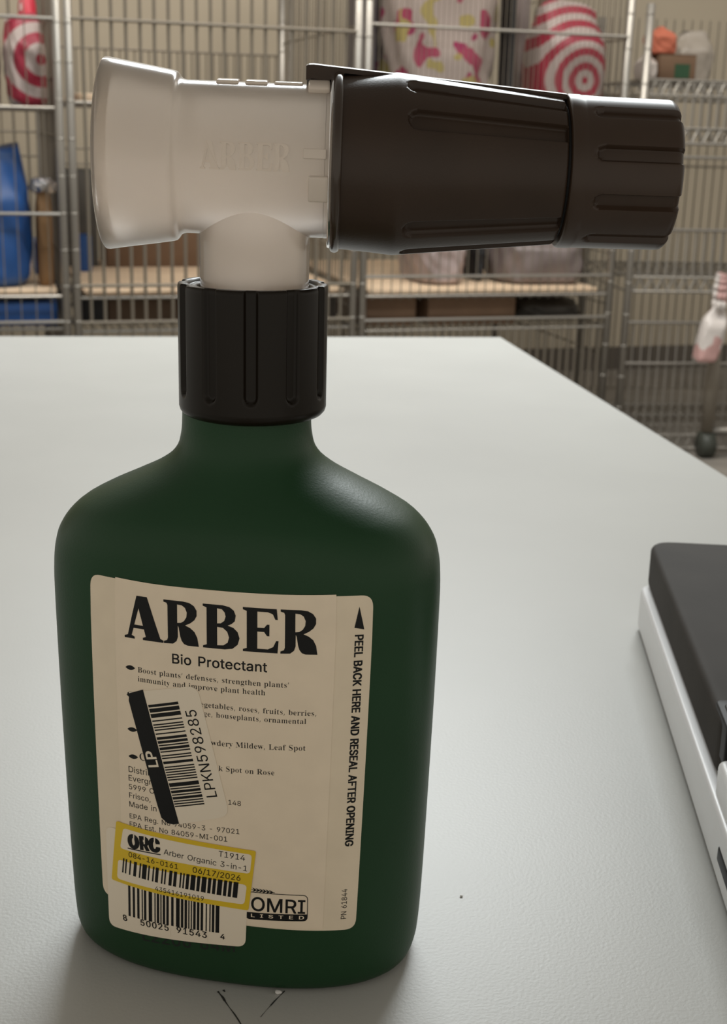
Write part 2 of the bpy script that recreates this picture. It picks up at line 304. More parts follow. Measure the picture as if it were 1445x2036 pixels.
y 300 52,-140 42,-139 34,-133 23,-125 14,-113 8,-100 6,-84 8,-73 11,-62 18,-53 26,-46 30,-41 36,-40 41,-41 44,-44 51,-49 57,-57 60,-65 62,-76 61,-79 61,-81 61,-84 61,-87 62,-92 64,-96 73,-98 88,-99 107,-96 117,-88 127,-74 135,-60 142,-44 148,-26 153,-5 49,251 43,264 38,275 32,283 28,287 22,291 10,293 -2,293 8,293 8,310 149,310 149,293 142,292 125,289 119,287 117,284 116,280 115,275 116,271 117,267 118,262 120,257 185,119 243,241 247,251 249,260 250,267 251,274 250,279 249,284 246,287 240,289 223,292 216,293 216,310 287,310 287,293 282,292 270,288 264,281 255,265 246,242 149,-24 132,-65 116,-96 105,-111 94,-122 83,-131 70,-138
""")
SANS = parse("""
, 188 38,-119 68,71 137,71 84,-119
- 453 337,244 337,188 114,188 114,244
. 188 95,-4 83,-3 73,1 63,9 55,18 51,29 50,41 51,53 55,64 63,73 73,81 83,85 95,87 107,85 118,81 128,73 135,64 140,53 141,41 140,29 135,18 128,9 118,1 107,-3
/ 249 235,533 71,-76 14,-76 178,533
0 453 227,-7 191,-3 158,7 130,24 105,48 85,77 69,113 53,178 48,254 53,330 69,395 85,431 106,461 130,484 159,502 191,512 227,516 262,512 295,502 323,484 348,461 368,431 384,395 400,330 405,254 400,178 384,113 368,77 348,48 323,24 295,7 263,-3|227,50 250,52 271,60 290,74 306,92 320,116 330,144 340,194 344,254 340,314 330,365 320,393 306,416 290,435 271,449 250,457 227,460 203,457 182,449 163,435 147,416 134,393 123,365 113,314 109,254 113,194 123,144 134,116 147,92 163,74 182,60 203,52
1 453 76,0 76,55 391,55 391,0|276,509 276,0 212,0 212,448 209,448 86,358 86,427 198,509
2 453 64,0 64,47 234,229 261,257 282,282 299,305 311,327 318,348 320,371 319,389 315,405 308,419 298,431 287,441 273,449 250,457 224,460 205,458 188,454 172,447 159,438 148,427 139,413 130,390 127,362 66,362 68,391 75,418 86,442 102,464 121,482 143,496 182,511 225,516 268,511 306,497 328,482 346,465 361,445 372,423 379,398 381,372 378,345 371,318 357,290 336,259 306,223 267,180 153,60 153,57 389,57 389,0
3 453 218,-7 173,-3 133,10 108,22 88,38 70,57 57,79 48,104 44,132 109,132 112,115 118,100 126,87 137,76 150,66 165,59 191,52 219,50 248,53 275,61 291,69 304,80 315,93 323,108 328,125 329,145 328,163 323,180 316,196 306,211 292,223 275,234 242,244 201,248 157,248 157,299 288,448 288,452 70,452 70,509 372,509 372,461 211,278 211,289 247,290 279,286 308,276 333,262 354,244 371,222 383,198 391,173 393,145 390,116 383,90 370,66 354,45 333,27 309,12 266,-2
4 453 40,105 40,158 247,509 311,509 109,166 109,163 413,163 413,105|282,0 282,121 282,146 282,318 343,318 343,0
5 453 221,-7 178,-2 140,11 118,25 99,41 83,60 71,82 63,105 60,130 122,130 125,115 130,102 138,89 154,73 173,60 196,52 221,50 241,51 259,56 276,64 291,75 304,89 314,104 324,131 328,162 324,193 314,221 303,237 290,251 275,262 257,270 238,275 218,277 192,275 167,268 145,258 128,246 67,253 96,509 366,509 366,452 151,452 134,301 136,301 155,315 178,325 203,331 229,334 263,330 294,321 321,306 345,285 364,260 379,231 388,199 391,163 388,132 381,102 369,76 352,52 332,32 309,15 282,3 253,-4
6 453 226,-7 196,-4 168,3 142,15 119,31 100,51 84,74 73,101 66,130 64,162 68,199 80,239 102,285 137,340 252,509 322,509 151,261 145,261 154,275 165,288 179,299 196,307 214,312 235,314 265,312 291,305 316,295 337,280 355,262 370,240 384,201 389,157 387,127 379,98 368,73 352,50 333,30 310,14 284,3 257,-4|226,48 245,50 263,55 279,63 293,73 304,86 314,101 324,128 327,157 324,187 314,213 304,228 293,241 279,251 263,259 245,264 226,265 207,264 190,259 174,252 160,241 148,229 138,214 128,188 125,158 128,128 138,102 148,86 160,73 174,63 190,55 207,50
7 453 97,0 323,448 323,452 62,452 62,509 391,509 391,449 165,0
8 453 226,-7 178,-2 136,11 111,25 91,42 74,62 62,84 54,109 52,135 55,166 65,195 81,220 101,241 117,252 134,260 153,265 153,267 129,276 109,289 93,308 80,330 73,354 70,380 73,405 79,429 90,450 106,469 124,485 146,498 184,511 226,516 269,511 306,498 328,485 346,469 361,450 373,429 379,405 382,380 379,354 372,330 359,308 343,289 323,276 300,267 300,265 319,260 335,252 351,241 372,220 387,195 397,166 401,135 398,109 391,84 378,62 362,42 341,25 317,11 275,-2|226,49 258,52 285,60 300,69 313,79 323,91 331,106 335,121 337,139 335,157 330,173 322,189 312,202 298,213 283,223 256,232 226,235 196,232 169,223 154,213 140,202 130,189 122,173 117,157 115,139 117,121 121,106 129,91 139,79 152,69 167,60 195,52|226,290 252,292 274,300 287,308 298,318 307,330 314,344 318,359 319,376 318,392 314,407 308,420 299,432 288,442 275,449 252,457 226,460 200,457 177,449 164,442 153,432 145,420 138,407 134,392 133,376 134,359 138,344 145,330 154,318 165,308 178,300 201,292
9 453 226,516 256,513 285,506 310,494 333,478 352,458 368,434 380,408 387,378 389,347 385,309 373,270 350,224 315,168 200,0 130,0 301,248 307,248 299,234 287,221 273,210 257,202 238,196 218,195 188,197 161,203 137,214 116,229 98,247 83,269 72,294 66,321 64,352 66,382 73,411 85,436 101,459 120,479 143,494 168,506 196,513|226,460 207,459 190,454 174,446 160,435 148,423 138,407 129,381 125,352 129,322 138,295 148,280 160,268 174,257 190,250 207,245 226,243 245,245 263,249 279,257 293,267 305,280 314,295 324,321 327,350 324,381 314,407 305,422 293,435 279,446 263,454 245,459
A 480 16,0 201,509 276,509 463,0 395,0 287,302 264,372 232,478 245,478 213,371 191,302 85,0|110,142 110,199 370,199 370,142
B 456 60,0 60,509 241,509 289,504 329,491 350,477 367,461 381,442 390,421 396,398 398,374 395,344 387,320 373,301 356,286 336,275 315,267 315,262 339,257 363,245 385,227 402,203 411,184 416,161 418,136 416,111 410,88 400,67 386,48 368,31 344,18 301,4 247,0|125,57 245,57 281,60 309,67 330,80 344,96 353,115 355,137 354,153 350,169 342,184 333,197 320,209 306,218 279,228 248,231 125,231|125,285 238,285 265,288 288,296 302,304 314,314 323,326 330,340 335,355 336,372 333,393 326,412 313,429 294,442 270,449 240,452 125,452
C 510 267,-7 225,-3 186,7 150,25 119,49 92,79 70,115 48,179 40,254 48,329 70,393 92,429 119,459 150,484 186,501 225,512 267,516 305,513 340,504 373,490 402,471 427,447 448,418 463,385 473,348 408,348 401,373 389,395 375,413 357,428 337,440 315,449 292,454 267,456 237,453 209,445 184,432 161,414 141,391 125,364 109,314 103,254 109,194 125,145 141,117 161,94 184,76 210,63 237,56 267,53 292,55 315,60 337,69 357,81 375,96 389,114 401,136 408,160 473,160 463,124 448,91 428,62 402,38 373,19 341,5 305,-4
D 502 219,0 96,0 96,57 215,57 254,60 288,68 318,81 343,99 363,122 379,149 394,198 399,255 394,312 379,361 364,388 344,410 320,428 291,441 258,449 221,452 93,452 93,509 225,509 273,505 315,495 353,478 385,455 412,426 433,391 455,329 462,255 455,181 433,119 411,83 384,54 351,31 312,14 268,3|125,509 125,0 60,0 60,509
E 419 60,0 60,509 372,509 372,452 125,452 125,286 355,286 355,229 125,229 125,57 375,57 375,0
F 410 60,0 60,509 369,509 369,452 125,452 125,278 346,278 346,221 125,221 125,0
G 520 269,-7 225,-3 185,7 149,25 118,49 91,79 69,116 47,179 40,254 47,329 69,393 91,429 117,459 149,484 184,501 223,512 265,516 304,513 340,504 374,489 403,469 429,445 449,416 465,384 474,349 408,349 399,372 387,393 373,411 356,427 337,439 315,448 291,454 265,456 236,453 209,445 183,432 160,414 141,392 125,364 109,314 103,254 109,194 125,145 141,117 161,95 184,76 210,63 238,56 269,53 296,55 322,61 345,71 365,85 382,102 396,123 407,147 413,173 415,202 434,199 283,199 283,256 478,256 478,200 475,160 466,124 451,91 431,62 406,38 377,19 326,0
H 517 60,0 60,509 125,509 125,289 392,289 392,509 457,509 457,0 392,0 392,232 125,232 125,0
I 300 31,0 31,57 118,57 118,452 31,452 31,509 269,509 269,452 183,452 183,57 269,57 269,0
K 467 104,145 104,216 139,261 174,303 212,344 364,509 448,509 231,276 228,276|60,0 60,509 125,509 125,334 124,225 125,193 125,0|372,0 188,259 228,309 449,0
L 393 60,0 60,509 125,509 125,57 361,57 361,0
M 628 60,0 60,509 152,509 277,187 282,174 287,159 299,123 311,84 322,49 307,49 318,83 330,121 342,158 352,187 476,509 568,509 568,0 504,0 504,291 504,327 505,369 506,413 507,457 513,457 498,409 482,363 467,322 456,291 342,0 286,0 170,291 159,321 145,361 129,408 112,457 119,457 120,416 121,372 122,328 122,291 122,0
N 523 60,0 60,509 136,509 343,183 352,169 363,151 388,107 414,55 405,54 402,81 401,108 399,157 399,195 399,509 463,509 463,0 387,0 202,290 177,331 148,381 108,452 119,454 122,384 124,328 125,291 125,0
O 533 267,-7 225,-3 186,7 150,25 119,49 92,79 70,115 48,179 40,254 48,329 70,393 92,429 119,459 150,484 186,501 225,512 267,516 309,512 348,501 384,484 415,459 442,429 464,393 486,329 493,254 486,179 464,115 442,79 415,49 384,25 348,7 309,-3|267,53 296,55 324,63 349,76 372,94 392,116 408,144 425,194 430,254 425,314 408,365 392,392 372,415 349,433 324,446 296,453 267,456 237,453 210,445 184,433 161,415 142,392 125,364 109,314 103,254 109,194 125,144 142,117 161,94 184,76 210,63 237,55
P 445 60,0 60,509 235,509 272,506 305,499 332,487 356,471 375,452 390,430 404,391 409,348 404,304 390,265 375,243 356,223 332,207 305,195 272,188 235,186 109,186 109,242 233,242 257,244 279,248 297,256 312,266 324,279 333,294 342,319 344,348 342,376 333,402 324,416 312,428 297,439 268,449 232,452 125,452 125,0
R 449 60,0 60,509 236,509 290,504 333,489 356,473 376,455 390,433 405,395 409,352 405,309 390,271 376,250 356,232 333,217 289,203 236,198 96,198 96,255 234,255 269,258 298,267 313,276 325,287 334,300 342,324 345,352 342,380 334,405 325,419 313,430 298,440 269,449 233,452 125,452 125,0|353,0 230,229 303,229 428,0
S 447 224,-9 172,-4 128,9 102,23 81,40 64,60 51,83 42,109 38,137 104,137 108,118 114,102 123,88 136,76 150,66 166,59 194,52 224,49 257,52 286,60 303,69 317,79 329,92 338,106 344,122 346,139 344,154 340,168 332,179 316,193 296,205 272,214 245,222 184,239 128,260 86,289 67,313 56,341 52,372 54,400 62,425 75,448 92,468 113,484 138,498 180,511 227,516 275,511 316,498 340,484 360,468 377,449 390,427 398,403 401,378 337,378 332,402 320,421 302,437 280,449 254,456 225,459 194,456 167,448 152,440 139,430 129,418 121,405 117,391 115,376 117,359 122,345 131,334 148,319 169,308 191,300 212,293 264,279 287,272 312,264 336,252 359,238 379,220 395,198 402,180 407,161 408,139 406,112 399,87 386,64 370,43 349,25 323,11 278,-4
T 449 32,452 32,509 417,509 417,452 257,452 257,0 193,0 193,452
a 389 160,-9 126,-5 94,5 76,15 60,29 48,45 38,63 32,84 30,108 32,128 36,146 43,161 53,174 64,184 78,193 100,203 125,211 152,216 178,220 234,227 252,230 265,235 271,240 274,246 276,255 276,257 273,279 267,297 260,307 251,315 240,322 220,329 196,331 171,329 149,322 132,313 118,301 107,288 100,274 41,291 51,313 64,331 79,346 104,364 133,375 163,382 194,384 215,383 239,379 263,372 286,360 300,350 312,336 322,320 333,290 337,251 337,0 277,0 277,52 272,52 264,38 252,25 236,12 215,1 190,-6|170,45 192,47 211,51 228,59 242,68 254,80 263,93 270,108 274,122 276,138 276,190 272,187 267,184 259,182 246,179 231,176 200,171 175,168 154,164 134,159 117,150 103,139 97,130 93,118 92,105 93,93 96,82 102,72 109,64 119,57 130,52 149,47
b 424 229,-8 198,-5 172,4 153,17 138,31 127,46 118,59 112,59 112,0 53,0 53,509 114,509 114,319 118,319 127,331 137,346 152,360 171,373 197,381 229,384 259,382 287,374 313,361 335,342 354,320 370,293 385,245 390,189 385,133 370,84 355,57 336,34 313,16 288,3 260,-6|220,47 242,49 262,55 279,66 294,80 306,97 316,117 325,151 328,189 325,227 316,261 307,281 295,298 280,311 262,322 243,328 220,330 198,328 178,322 161,312 147,299 134,282 125,263 116,229 113,189 116,150 125,115 135,95 147,78 162,65 179,55 198,49
c 396 207,-8 174,-5 144,3 117,16 93,35 72,58 56,85 40,133 34,187 40,243 56,291 72,318 93,341 117,360 144,374 174,382 207,384 234,383 260,377 284,368 305,356 324,341 340,322 353,301 362,277 303,262 298,276 290,289 281,301 270,311 257,319 242,325 226,329 207,330 184,328 163,321 145,310 130,296 118,278 108,258 99,224 96,187 99,151 108,117 118,97 130,80 145,66 163,55 184,49 207,46 226,48 243,52 258,58 271,66 282,76 292,89 299,102 304,117 363,102 354,78 341,56 325,37 306,21 285,9 261,-1 235,-6
d 424 195,-8 165,-6 137,3 111,16 89,34 70,57 55,84 39,133 34,189 39,245 55,293 70,320 89,342 112,361 137,374 165,382 196,384 228,381 253,373 272,360 287,346 298,331 306,319 311,319 311,509 372,509 372,0 313,0 313,59 307,59 298,46 287,31 272,17 252,4 236,-3 217,-7|205,47 226,49 246,55 263,65 278,78 290,95 299,115 309,150 312,189 309,229 300,263 290,282 278,299 263,312 246,322 227,328 205,330 182,328 162,322 145,311 130,298 118,281 108,261 99,227 96,189 99,151 109,117 118,97 130,80 145,66 162,55 182,49
e 404 212,-8 177,-5 145,3 117,16 92,35 72,58 56,85 40,132 34,187 39,242 55,290 71,317 91,340 115,359 142,373 172,382 205,384 236,382 266,374 294,361 319,341 341,315 357,282 368,242 371,194 371,169 75,169 75,221 338,221 310,202 307,237 298,269 288,286 277,301 263,314 246,323 227,328 205,330 183,328 164,323 146,313 131,301 119,286 109,270 99,241 96,211 96,178 100,139 110,106 121,88 135,73 151,61 169,53 190,48 212,46 234,48 254,53 271,61 285,73 297,88 306,105 365,91 353,63 335,39 311,19 283,4 249,-5
g 425 207,-151 168,-148 134,-140 105,-127 82,-110 64,-91 51,-69 101,-41 110,-53 122,-66 136,-78 154,-88 178,-95 207,-97 236,-95 261,-87 282,-75 298,-58 308,-34 311,-6 311,68 306,68 298,56 287,41 272,28 252,16 227,8 195,5 165,7 138,14 113,27 90,43 71,65 55,90 39,136 34,191 39,246 55,293 71,320 90,342 112,361 138,374 166,382 196,384 228,382 253,373 273,360 288,346 299,331 308,319 313,319 313,379 372,379 372,-9 370,-40 363,-67 350,-90 334,-109 314,-124 291,-136 251,-147|205,59 227,61 246,66 264,75 278,87 290,103 300,121 309,154 312,193 309,231 300,264 291,283 279,299 264,312 247,322 227,328 205,330 182,328 163,322 145,312 130,298 118,282 109,262 99,229 96,193 99,155 109,123 118,104 131,88 145,76 163,66 183,61
i 167 53,0 53,379 114,379 114,0|84,443 73,444 63,448 54,455 47,463 43,472 41,483 43,494 47,504 54,512 63,518 73,522 84,524 95,522 105,518 114,512 121,504 125,494 126,483 125,472 121,463 114,455 105,448 95,444
n 410 114,227 114,0 53,0 53,379 112,379 112,287 102,287 116,319 132,344 152,362 175,374 200,382 227,384 252,383 275,377 295,369 313,356 328,340 341,321 353,285 357,240 357,0 296,0 296,235 293,263 286,286 273,304 256,318 235,326 210,329 184,326 161,317 147,308 136,297 126,283 119,266 115,248
o 415 207,-8 174,-5 144,3 117,16 93,35 72,58 56,85 40,133 34,187 40,243 56,291 72,318 93,341 117,360 144,374 174,382 207,384 241,382 271,374 299,360 323,341 343,318 359,291 376,243 381,187 376,133 359,85 343,58 323,35 299,16 271,3 241,-5|207,46 231,49 252,55 270,66 285,80 298,97 307,117 316,151 319,187 316,224 307,258 298,278 285,296 270,310 252,321 231,328 207,330 184,328 163,321 145,310 130,296 118,278 108,258 99,224 96,187 99,151 108,117 118,97 130,80 145,66 163,55 184,49
r 259 53,0 53,379 112,379 112,321 115,321 124,339 137,354 152,367 171,377 191,383 213,385 229,384 243,384 243,322 239,323 230,324 219,325 207,326 182,323 159,315 146,306 135,296 126,284 119,269 115,254 114,237 114,0
s 365 182,-8 145,-5 112,3 84,18 62,38 50,54 41,73 36,94 94,107 101,87 111,72 124,60 141,52 160,47 181,45 206,47 227,53 244,62 258,74 265,88 268,103 266,115 262,126 254,136 243,144 229,150 212,155 149,170 118,180 92,192 72,208 58,227 50,249 47,274 49,295 55,314 65,332 79,347 95,360 115,370 149,381 187,384 223,381 254,372 279,358 299,339 314,316 324,290 268,277 262,291 254,304 243,316 228,325 210,331 187,333 166,331 147,326 131,317 119,305 111,292 109,277 110,264 115,253 124,243 144,232 172,223 229,209 261,200 287,187 306,171 320,153 328,131 331,107 329,85 323,65 312,47 298,31 281,18 260,6 223,-5
t 227 204,379 204,327 6,327 6,379|65,471 126,471 126,98 127,83 130,70 136,61 144,55 156,51 170,50 177,50 185,51 202,54 213,2 203,-1 192,-3 180,-4 168,-4 138,-1 113,7 92,21 77,41 68,64 65,93
u 410 182,-5 146,-1 115,11 97,23 82,39 69,59 57,95 53,139 53,379 114,379 114,144 116,117 124,94 137,75 154,61 175,53 200,50 226,53 249,62 263,71 274,83 283,97 290,113 295,132 296,153 296,379 357,379 357,0 298,0 298,92 307,92 294,60 277,35 257,17 234,5 209,-3
v 389 163,0 17,379 84,379 165,155 177,121 187,87 206,21 184,21 203,87 213,121 224,155 305,379 371,379 226,0
y 389 47,-139 61,-86 71,-87 88,-90 104,-89 113,-86 122,-81 130,-74 141,-58 151,-36 163,-1 17,379 84,379 165,155 177,121 187,87 206,21 184,21 202,87 212,121 224,155 305,379 371,379 204,-58 191,-85 177,-107 159,-124 139,-136 117,-143 91,-145 77,-145 65,-143 54,-141
""")

# ------------------------------------------------------------------ palette
WALL = mat('beige_painted_wall', (0.48, 0.42, 0.325), 0.8, var=0.05, scale=2)
FLOOR = mat('grey_concrete', (0.22, 0.20, 0.175), 0.7, var=0.2, scale=6)
LAMINATE = mat('grey_white_laminate', (0.455, 0.452, 0.425), 0.42, var=0.03, scale=9, bump=0.12, bscale=900)
EDGE = mat('grey_edge_band', (0.30, 0.31, 0.27), 0.5)
STEEL = mat('painted_steel_leg', (0.25, 0.25, 0.25), 0.5)
CHROME = mat('worn_zinc_wire', (0.34, 0.32, 0.29), 0.38, metal=0.7)
GREEN = mat('green_matte_plastic', (0.014, 0.051, 0.020), 0.40, var=0.08, scale=25, bump=0.08, bscale=1400, spec=0.24)
BROWN = mat('dark_brown_plastic', (0.036, 0.022, 0.014), 0.34, var=0.1, scale=60, bump=0.06, bscale=1500, spec=0.28)
BROWN2 = mat('warm_brown_plastic', (0.042, 0.026, 0.017), 0.32, var=0.1, scale=60, spec=0.3)
DARKGAP = mat('black_recess', (0.008, 0.008, 0.008), 0.6)
COLLAR = mat('very_dark_brown_plastic', (0.009, 0.006, 0.003), 0.32, var=0.1, scale=60, spec=0.22)
MILKD = milky('milky_solid_plastic', (0.82, 0.72, 0.62, 1), 0.8, 0.0)
MILK = milky('milky_translucent_plastic', (0.82, 0.72, 0.62, 1))
PAPER = mat('cream_label_paper', (0.90, 0.76, 0.58), 0.5, var=0.03, scale=120)
PAPER2 = mat('cream_label_base', (0.86, 0.73, 0.55), 0.45, var=0.03, scale=120)
STICK = mat('white_sticker_paper', (0.90, 0.79, 0.63), 0.5)
INK = mat('black_ink', (0.009, 0.009, 0.009), 0.4, spec=0.25)
YELLOW = mat('yellow_print', (0.80, 0.55, 0.02), 0.45)
CODE = mat('dark_code_print', (0.006, 0.012, 0.008), 0.5)

# ------------------------------------------------------------------ room shell
RACK = Frame((0.0, 3.62), 17.0)
def wide_box(name, fr, s0, s1, t0, t1, z0, z1, m):
    bm = bmesh.new(); add_box(bm, s0, t0, z0, s1, t1, z1)
    o = bobj(name, bm, m)
    o.location = fr.o; o.rotation_euler = (0, 0, fr.rz)
    return struct(o)
ZF = -0.76
wide_box('wall_back', RACK, -4.5, 5.5, 1.42, 1.54, ZF, 2.1, WALL)
bm = bmesh.new(); add_box(bm, -4.5, -2.2, ZF - 0.05, 5.5, 6.6, ZF)
struct(bobj('floor', bm, FLOOR))
wide_box('baseboard_back', RACK, -4.5, 5.5, 1.405, 1.42, ZF, ZF + 0.1, mat('brown_baseboard', (0.10, 0.085, 0.07), 0.5))

# ------------------------------------------------------------------ packing table
cr = at_z(996, 670, 0.0)
ang = math.atan2(cr.y - at_z(0, 668, 0).y, cr.x - at_z(0, 668, 0).x)
tab = thing('packing_table', 'large grey-white laminate packing table under the green spray bottle', 'table', (cr.x, cr.y, ZF), ang)
TW, TD, TH = 1.55, 1.75, 0.026
bm = bmesh.new(); add_box(bm, -TW, -TD, -ZF - TH + 0.0, 0, 0, -ZF)
top = bev(bobj('tabletop', bm, LAMINATE, tab), 0.0018, 2)
bm = bmesh.new()
add_box(bm, -0.0002, -TD, -ZF - TH + 0.002, 0.0012, 0.0012, -ZF - 0.002); add_box(bm, -TW, -0.0002, -ZF - TH + 0.002, 0, 0.0012, -ZF - 0.002)
bobj('edge_band', bm, EDGE, tab)
for sx in (-TW + 0.06, -0.12):
    for sy in (-TD + 0.06, -0.12):
        bm = bmesh.new(); add_box(bm, sx, sy, 0, sx + 0.05, sy + 0.05, -ZF - TH)
        bobj('leg', bm, STEEL, tab)
bm = bmesh.new(); add_box(bm, -TW + 0.08, -TD + 0.08, -ZF - TH - 0.06, -0.09, -0.09, -ZF - TH)
bobj('apron', bm, STEEL, tab)
# pen scratches in front of the bottle, ink on the laminate
bm = bmesh.new()
def stroke(pts, w):
    ps = [at_z(x, y, 0.00012) for x, y in pts]
    prev = None
    for i, p in enumerate(ps):
        q = ps[min(i + 1, len(ps) - 1)] - ps[max(i - 1, 0)]
        nrm = Vector((-q.y, q.x, 0)).normalized() * w * (0.4 + 0.6 * abs(math.sin(i * 2.1 + 1)))
        a, b = bm.verts.new(p + nrm), bm.verts.new(p - nrm)
        if prev: bm.faces.new((prev[0], a, b, prev[1]))
        prev = (a, b)
stroke([(433, 1971), (437, 1976), (443, 1983), (447, 1990)], 0.00035)
stroke([(447, 1990), (456, 2003), (466, 2016), (474, 2028), (486, 2048)], 0.00022)
stroke([(566, 1970), (556, 1980), (546, 1990), (538, 1999)], 0.00022)
stroke([(538, 1999), (528, 2010), (518, 2022)], 0.00010)
stroke([(444, 1968), (447, 1972)], 0.0004)
sc = bobj('pen_scratch', bm, mat('dark_scratch', (0.03, 0.03, 0.028), 0.6))
sc.parent = tab; sc.matrix_parent_inverse = (Matrix.Translation(tab.location) @ Matrix.Rotation(ang, 4, 'Z')).inverted()
def crumb(name, label, x, y, r, m, group=None):
    p = at_z(x, y, 0.0)
    bm = bmesh.new(); bmesh.ops.create_icosphere(bm, subdivisions=2, radius=r)
    rnd = random.Random(int(x))
    for v in bm.verts: v.co = Vector((v.co.x * 1.3, v.co.y, v.co.z * 0.7)) * rnd.uniform(0.8, 1.15)
    z0 = min(v.co.z for v in bm.verts)
    o = bobj(name, bm, m, None, True)
    o.location = (p.x, p.y, -z0)
    return tag(o, label, 'crumb')
WHITEBIT = mat('white_crumb', (0.75, 0.73, 0.7), 0.6)
crumb('white_crumb', 'white crumb on the table touching the scratch below the bottle', 553, 1976, 0.0008, WHITEBIT)
crumb('white_crumb', 'tiny pale crumb on the bare table right of the bottle', 917, 1783, 0.0004, WHITEBIT)

# ------------------------------------------------------------------ the hose-end spray bottle
BOT = thing('spray_bottle', 'green hose-end spray bottle with brown and milky sprayer standing on the table', 'spray bottle')
PHI, BX = R(-10), -0.0008
ATAB = [(0, 46.5), (0.8, 48.8), (2.5, 50.4), (6, 51.5), (17, 52.2), (50, 53.1), (92, 53.9), (112, 54.1), (119, 53.8), (125, 52.7), (129, 50.8),
        (133.5, 46.8), (137.5, 40.2), (141.5, 32), (145.5, 24.3), (149, 19.9), (152, 18.2), (157, 17.4), (166, 17.2)]
def section(z):
    a = crom(ATAB, z)
    t = max(0.0, (a - 17.2) / 36.9)
    b = 17.2 + (31.0 - 17.2) * t ** 0.8 if z > 100 else 31.0 * a / 54.0
    return a, b, 2.0 + 0.5 * min(1, t)
def spow(v, e): return math.copysign(abs(v) ** e, v)
def bpoint(th, z, off=0.0):
    a, b, n = section(z)
    x, y = (a + off) * spow(math.cos(th), 2 / n), (b + off) * spow(math.sin(th), 2 / n)
    return Vector((x * math.cos(PHI) - y * math.sin(PHI), x * math.sin(PHI) + y * math.cos(PHI), z)) * 0.001 + Vector((BX, 0, 0))
# arc length table on the front, u = 0 at the middle of the front face
UT, TT = [], []
acc, pr = 0.0, None
for i in range(1601):
    th = -math.pi + math.pi * i / 1600
    p = bpoint(th, 60)
    if pr: acc += (p - pr).length * 1000
    pr = p; UT.append(acc); TT.append(th)
_mid = UT[800]
UT = [u - _mid for u in UT]
import bisect
def u2th(u):
    i = min(max(bisect.bisect(UT, u) - 1, 0), len(UT) - 2)
    return TT[i] + (TT[i + 1] - TT[i]) * (u - UT[i]) / (UT[i + 1] - UT[i])
def surf(u, v, off=0.0): return bpoint(u2th(u), v, off)
_lc = {}
def lab(px, py):
    """where on the bottle's unrolled front (mm) a point of the photograph lies"""
    k = (px, py)
    if k in _lc: return _lc[k]
    u, v = (px - 480) / 7.0, (1880 - py) / 7.4
    for _ in range(25):
        x, y = proj(surf(u, v))
        x1, y1 = proj(surf(u + 0.2, v)); x2, y2 = proj(surf(u, v + 0.2))
        a, b, c, d = (x1 - x) / 0.2, (x2 - x) / 0.2, (y1 - y) / 0.2, (y2 - y) / 0.2
        det = a * d - b * c
        ex, ey = px - x, py - y
        u += max(-8, min(8, (d * ex - b * ey) / det)); v += max(-8, min(8, (a * ey - c * ex) / det))
        u = max(-70, min(70, u)); v = max(0.5, min(160, v))
    _lc[k] = (u, v)
    return _lc[k]
zs = [0, 0.3, 0.8, 1.6, 2.5, 4, 6, 9, 13, 17] + [17 + 5 * i for i in range(1, 19)] + [109.5 + 1.25 * i for i in range(46)]
M = 144
vs, fs = [], []
for z in zs:
    for i in range(M):
        vs.append(bpoint(2 * math.pi * i / M, z))
for k in range(len(zs) - 1):
    for i in range(M):
        j = (i + 1) % M
        fs.append((k * M + i, k * M + j, (k + 1) * M + j, (k + 1) * M + i))
fs.append(tuple(range(M))[::-1]); fs.append(tuple((len(zs) - 1) * M + i for i in range(M)))
obj('bottle_body', vs, fs, GREEN, BOT)

# flat artwork laid out in millimetres on the unrolled front, then wrapped on the bottle
def fill2d(conts, nonzero):
    """triangles that fill outlines by winding number, self-crossing outlines too"""
    flat, eds = [], []
    for c in conts:
        b = len(flat); n = len(c)
        flat += [Vector((x, y)) for x, y in c]; eds += [(b + i, b + (i + 1) % n) for i in range(n)]
    r = delaunay_2d_cdt(flat, eds, [], 0, 1e-7)
    pts = [tuple(p) for p in r[0]]
    out = []
    for t in r[2]:
        px = sum(pts[i][0] for i in t) / len(t); py = sum(pts[i][1] for i in t) / len(t)
        w = 0
        for c in conts:
            for i in range(len(c)):
                (x1, y1), (x2, y2) = c[i - 1], c[i]
                if (y1 > py) != (y2 > py) and px < (x2 - x1) * (py - y1) / (y2 - y1) + x1: w += 1 if y2 > y1 else -1
        if (w != 0) if nonzero else (w % 2): out.append(tuple(t))
    return pts, out
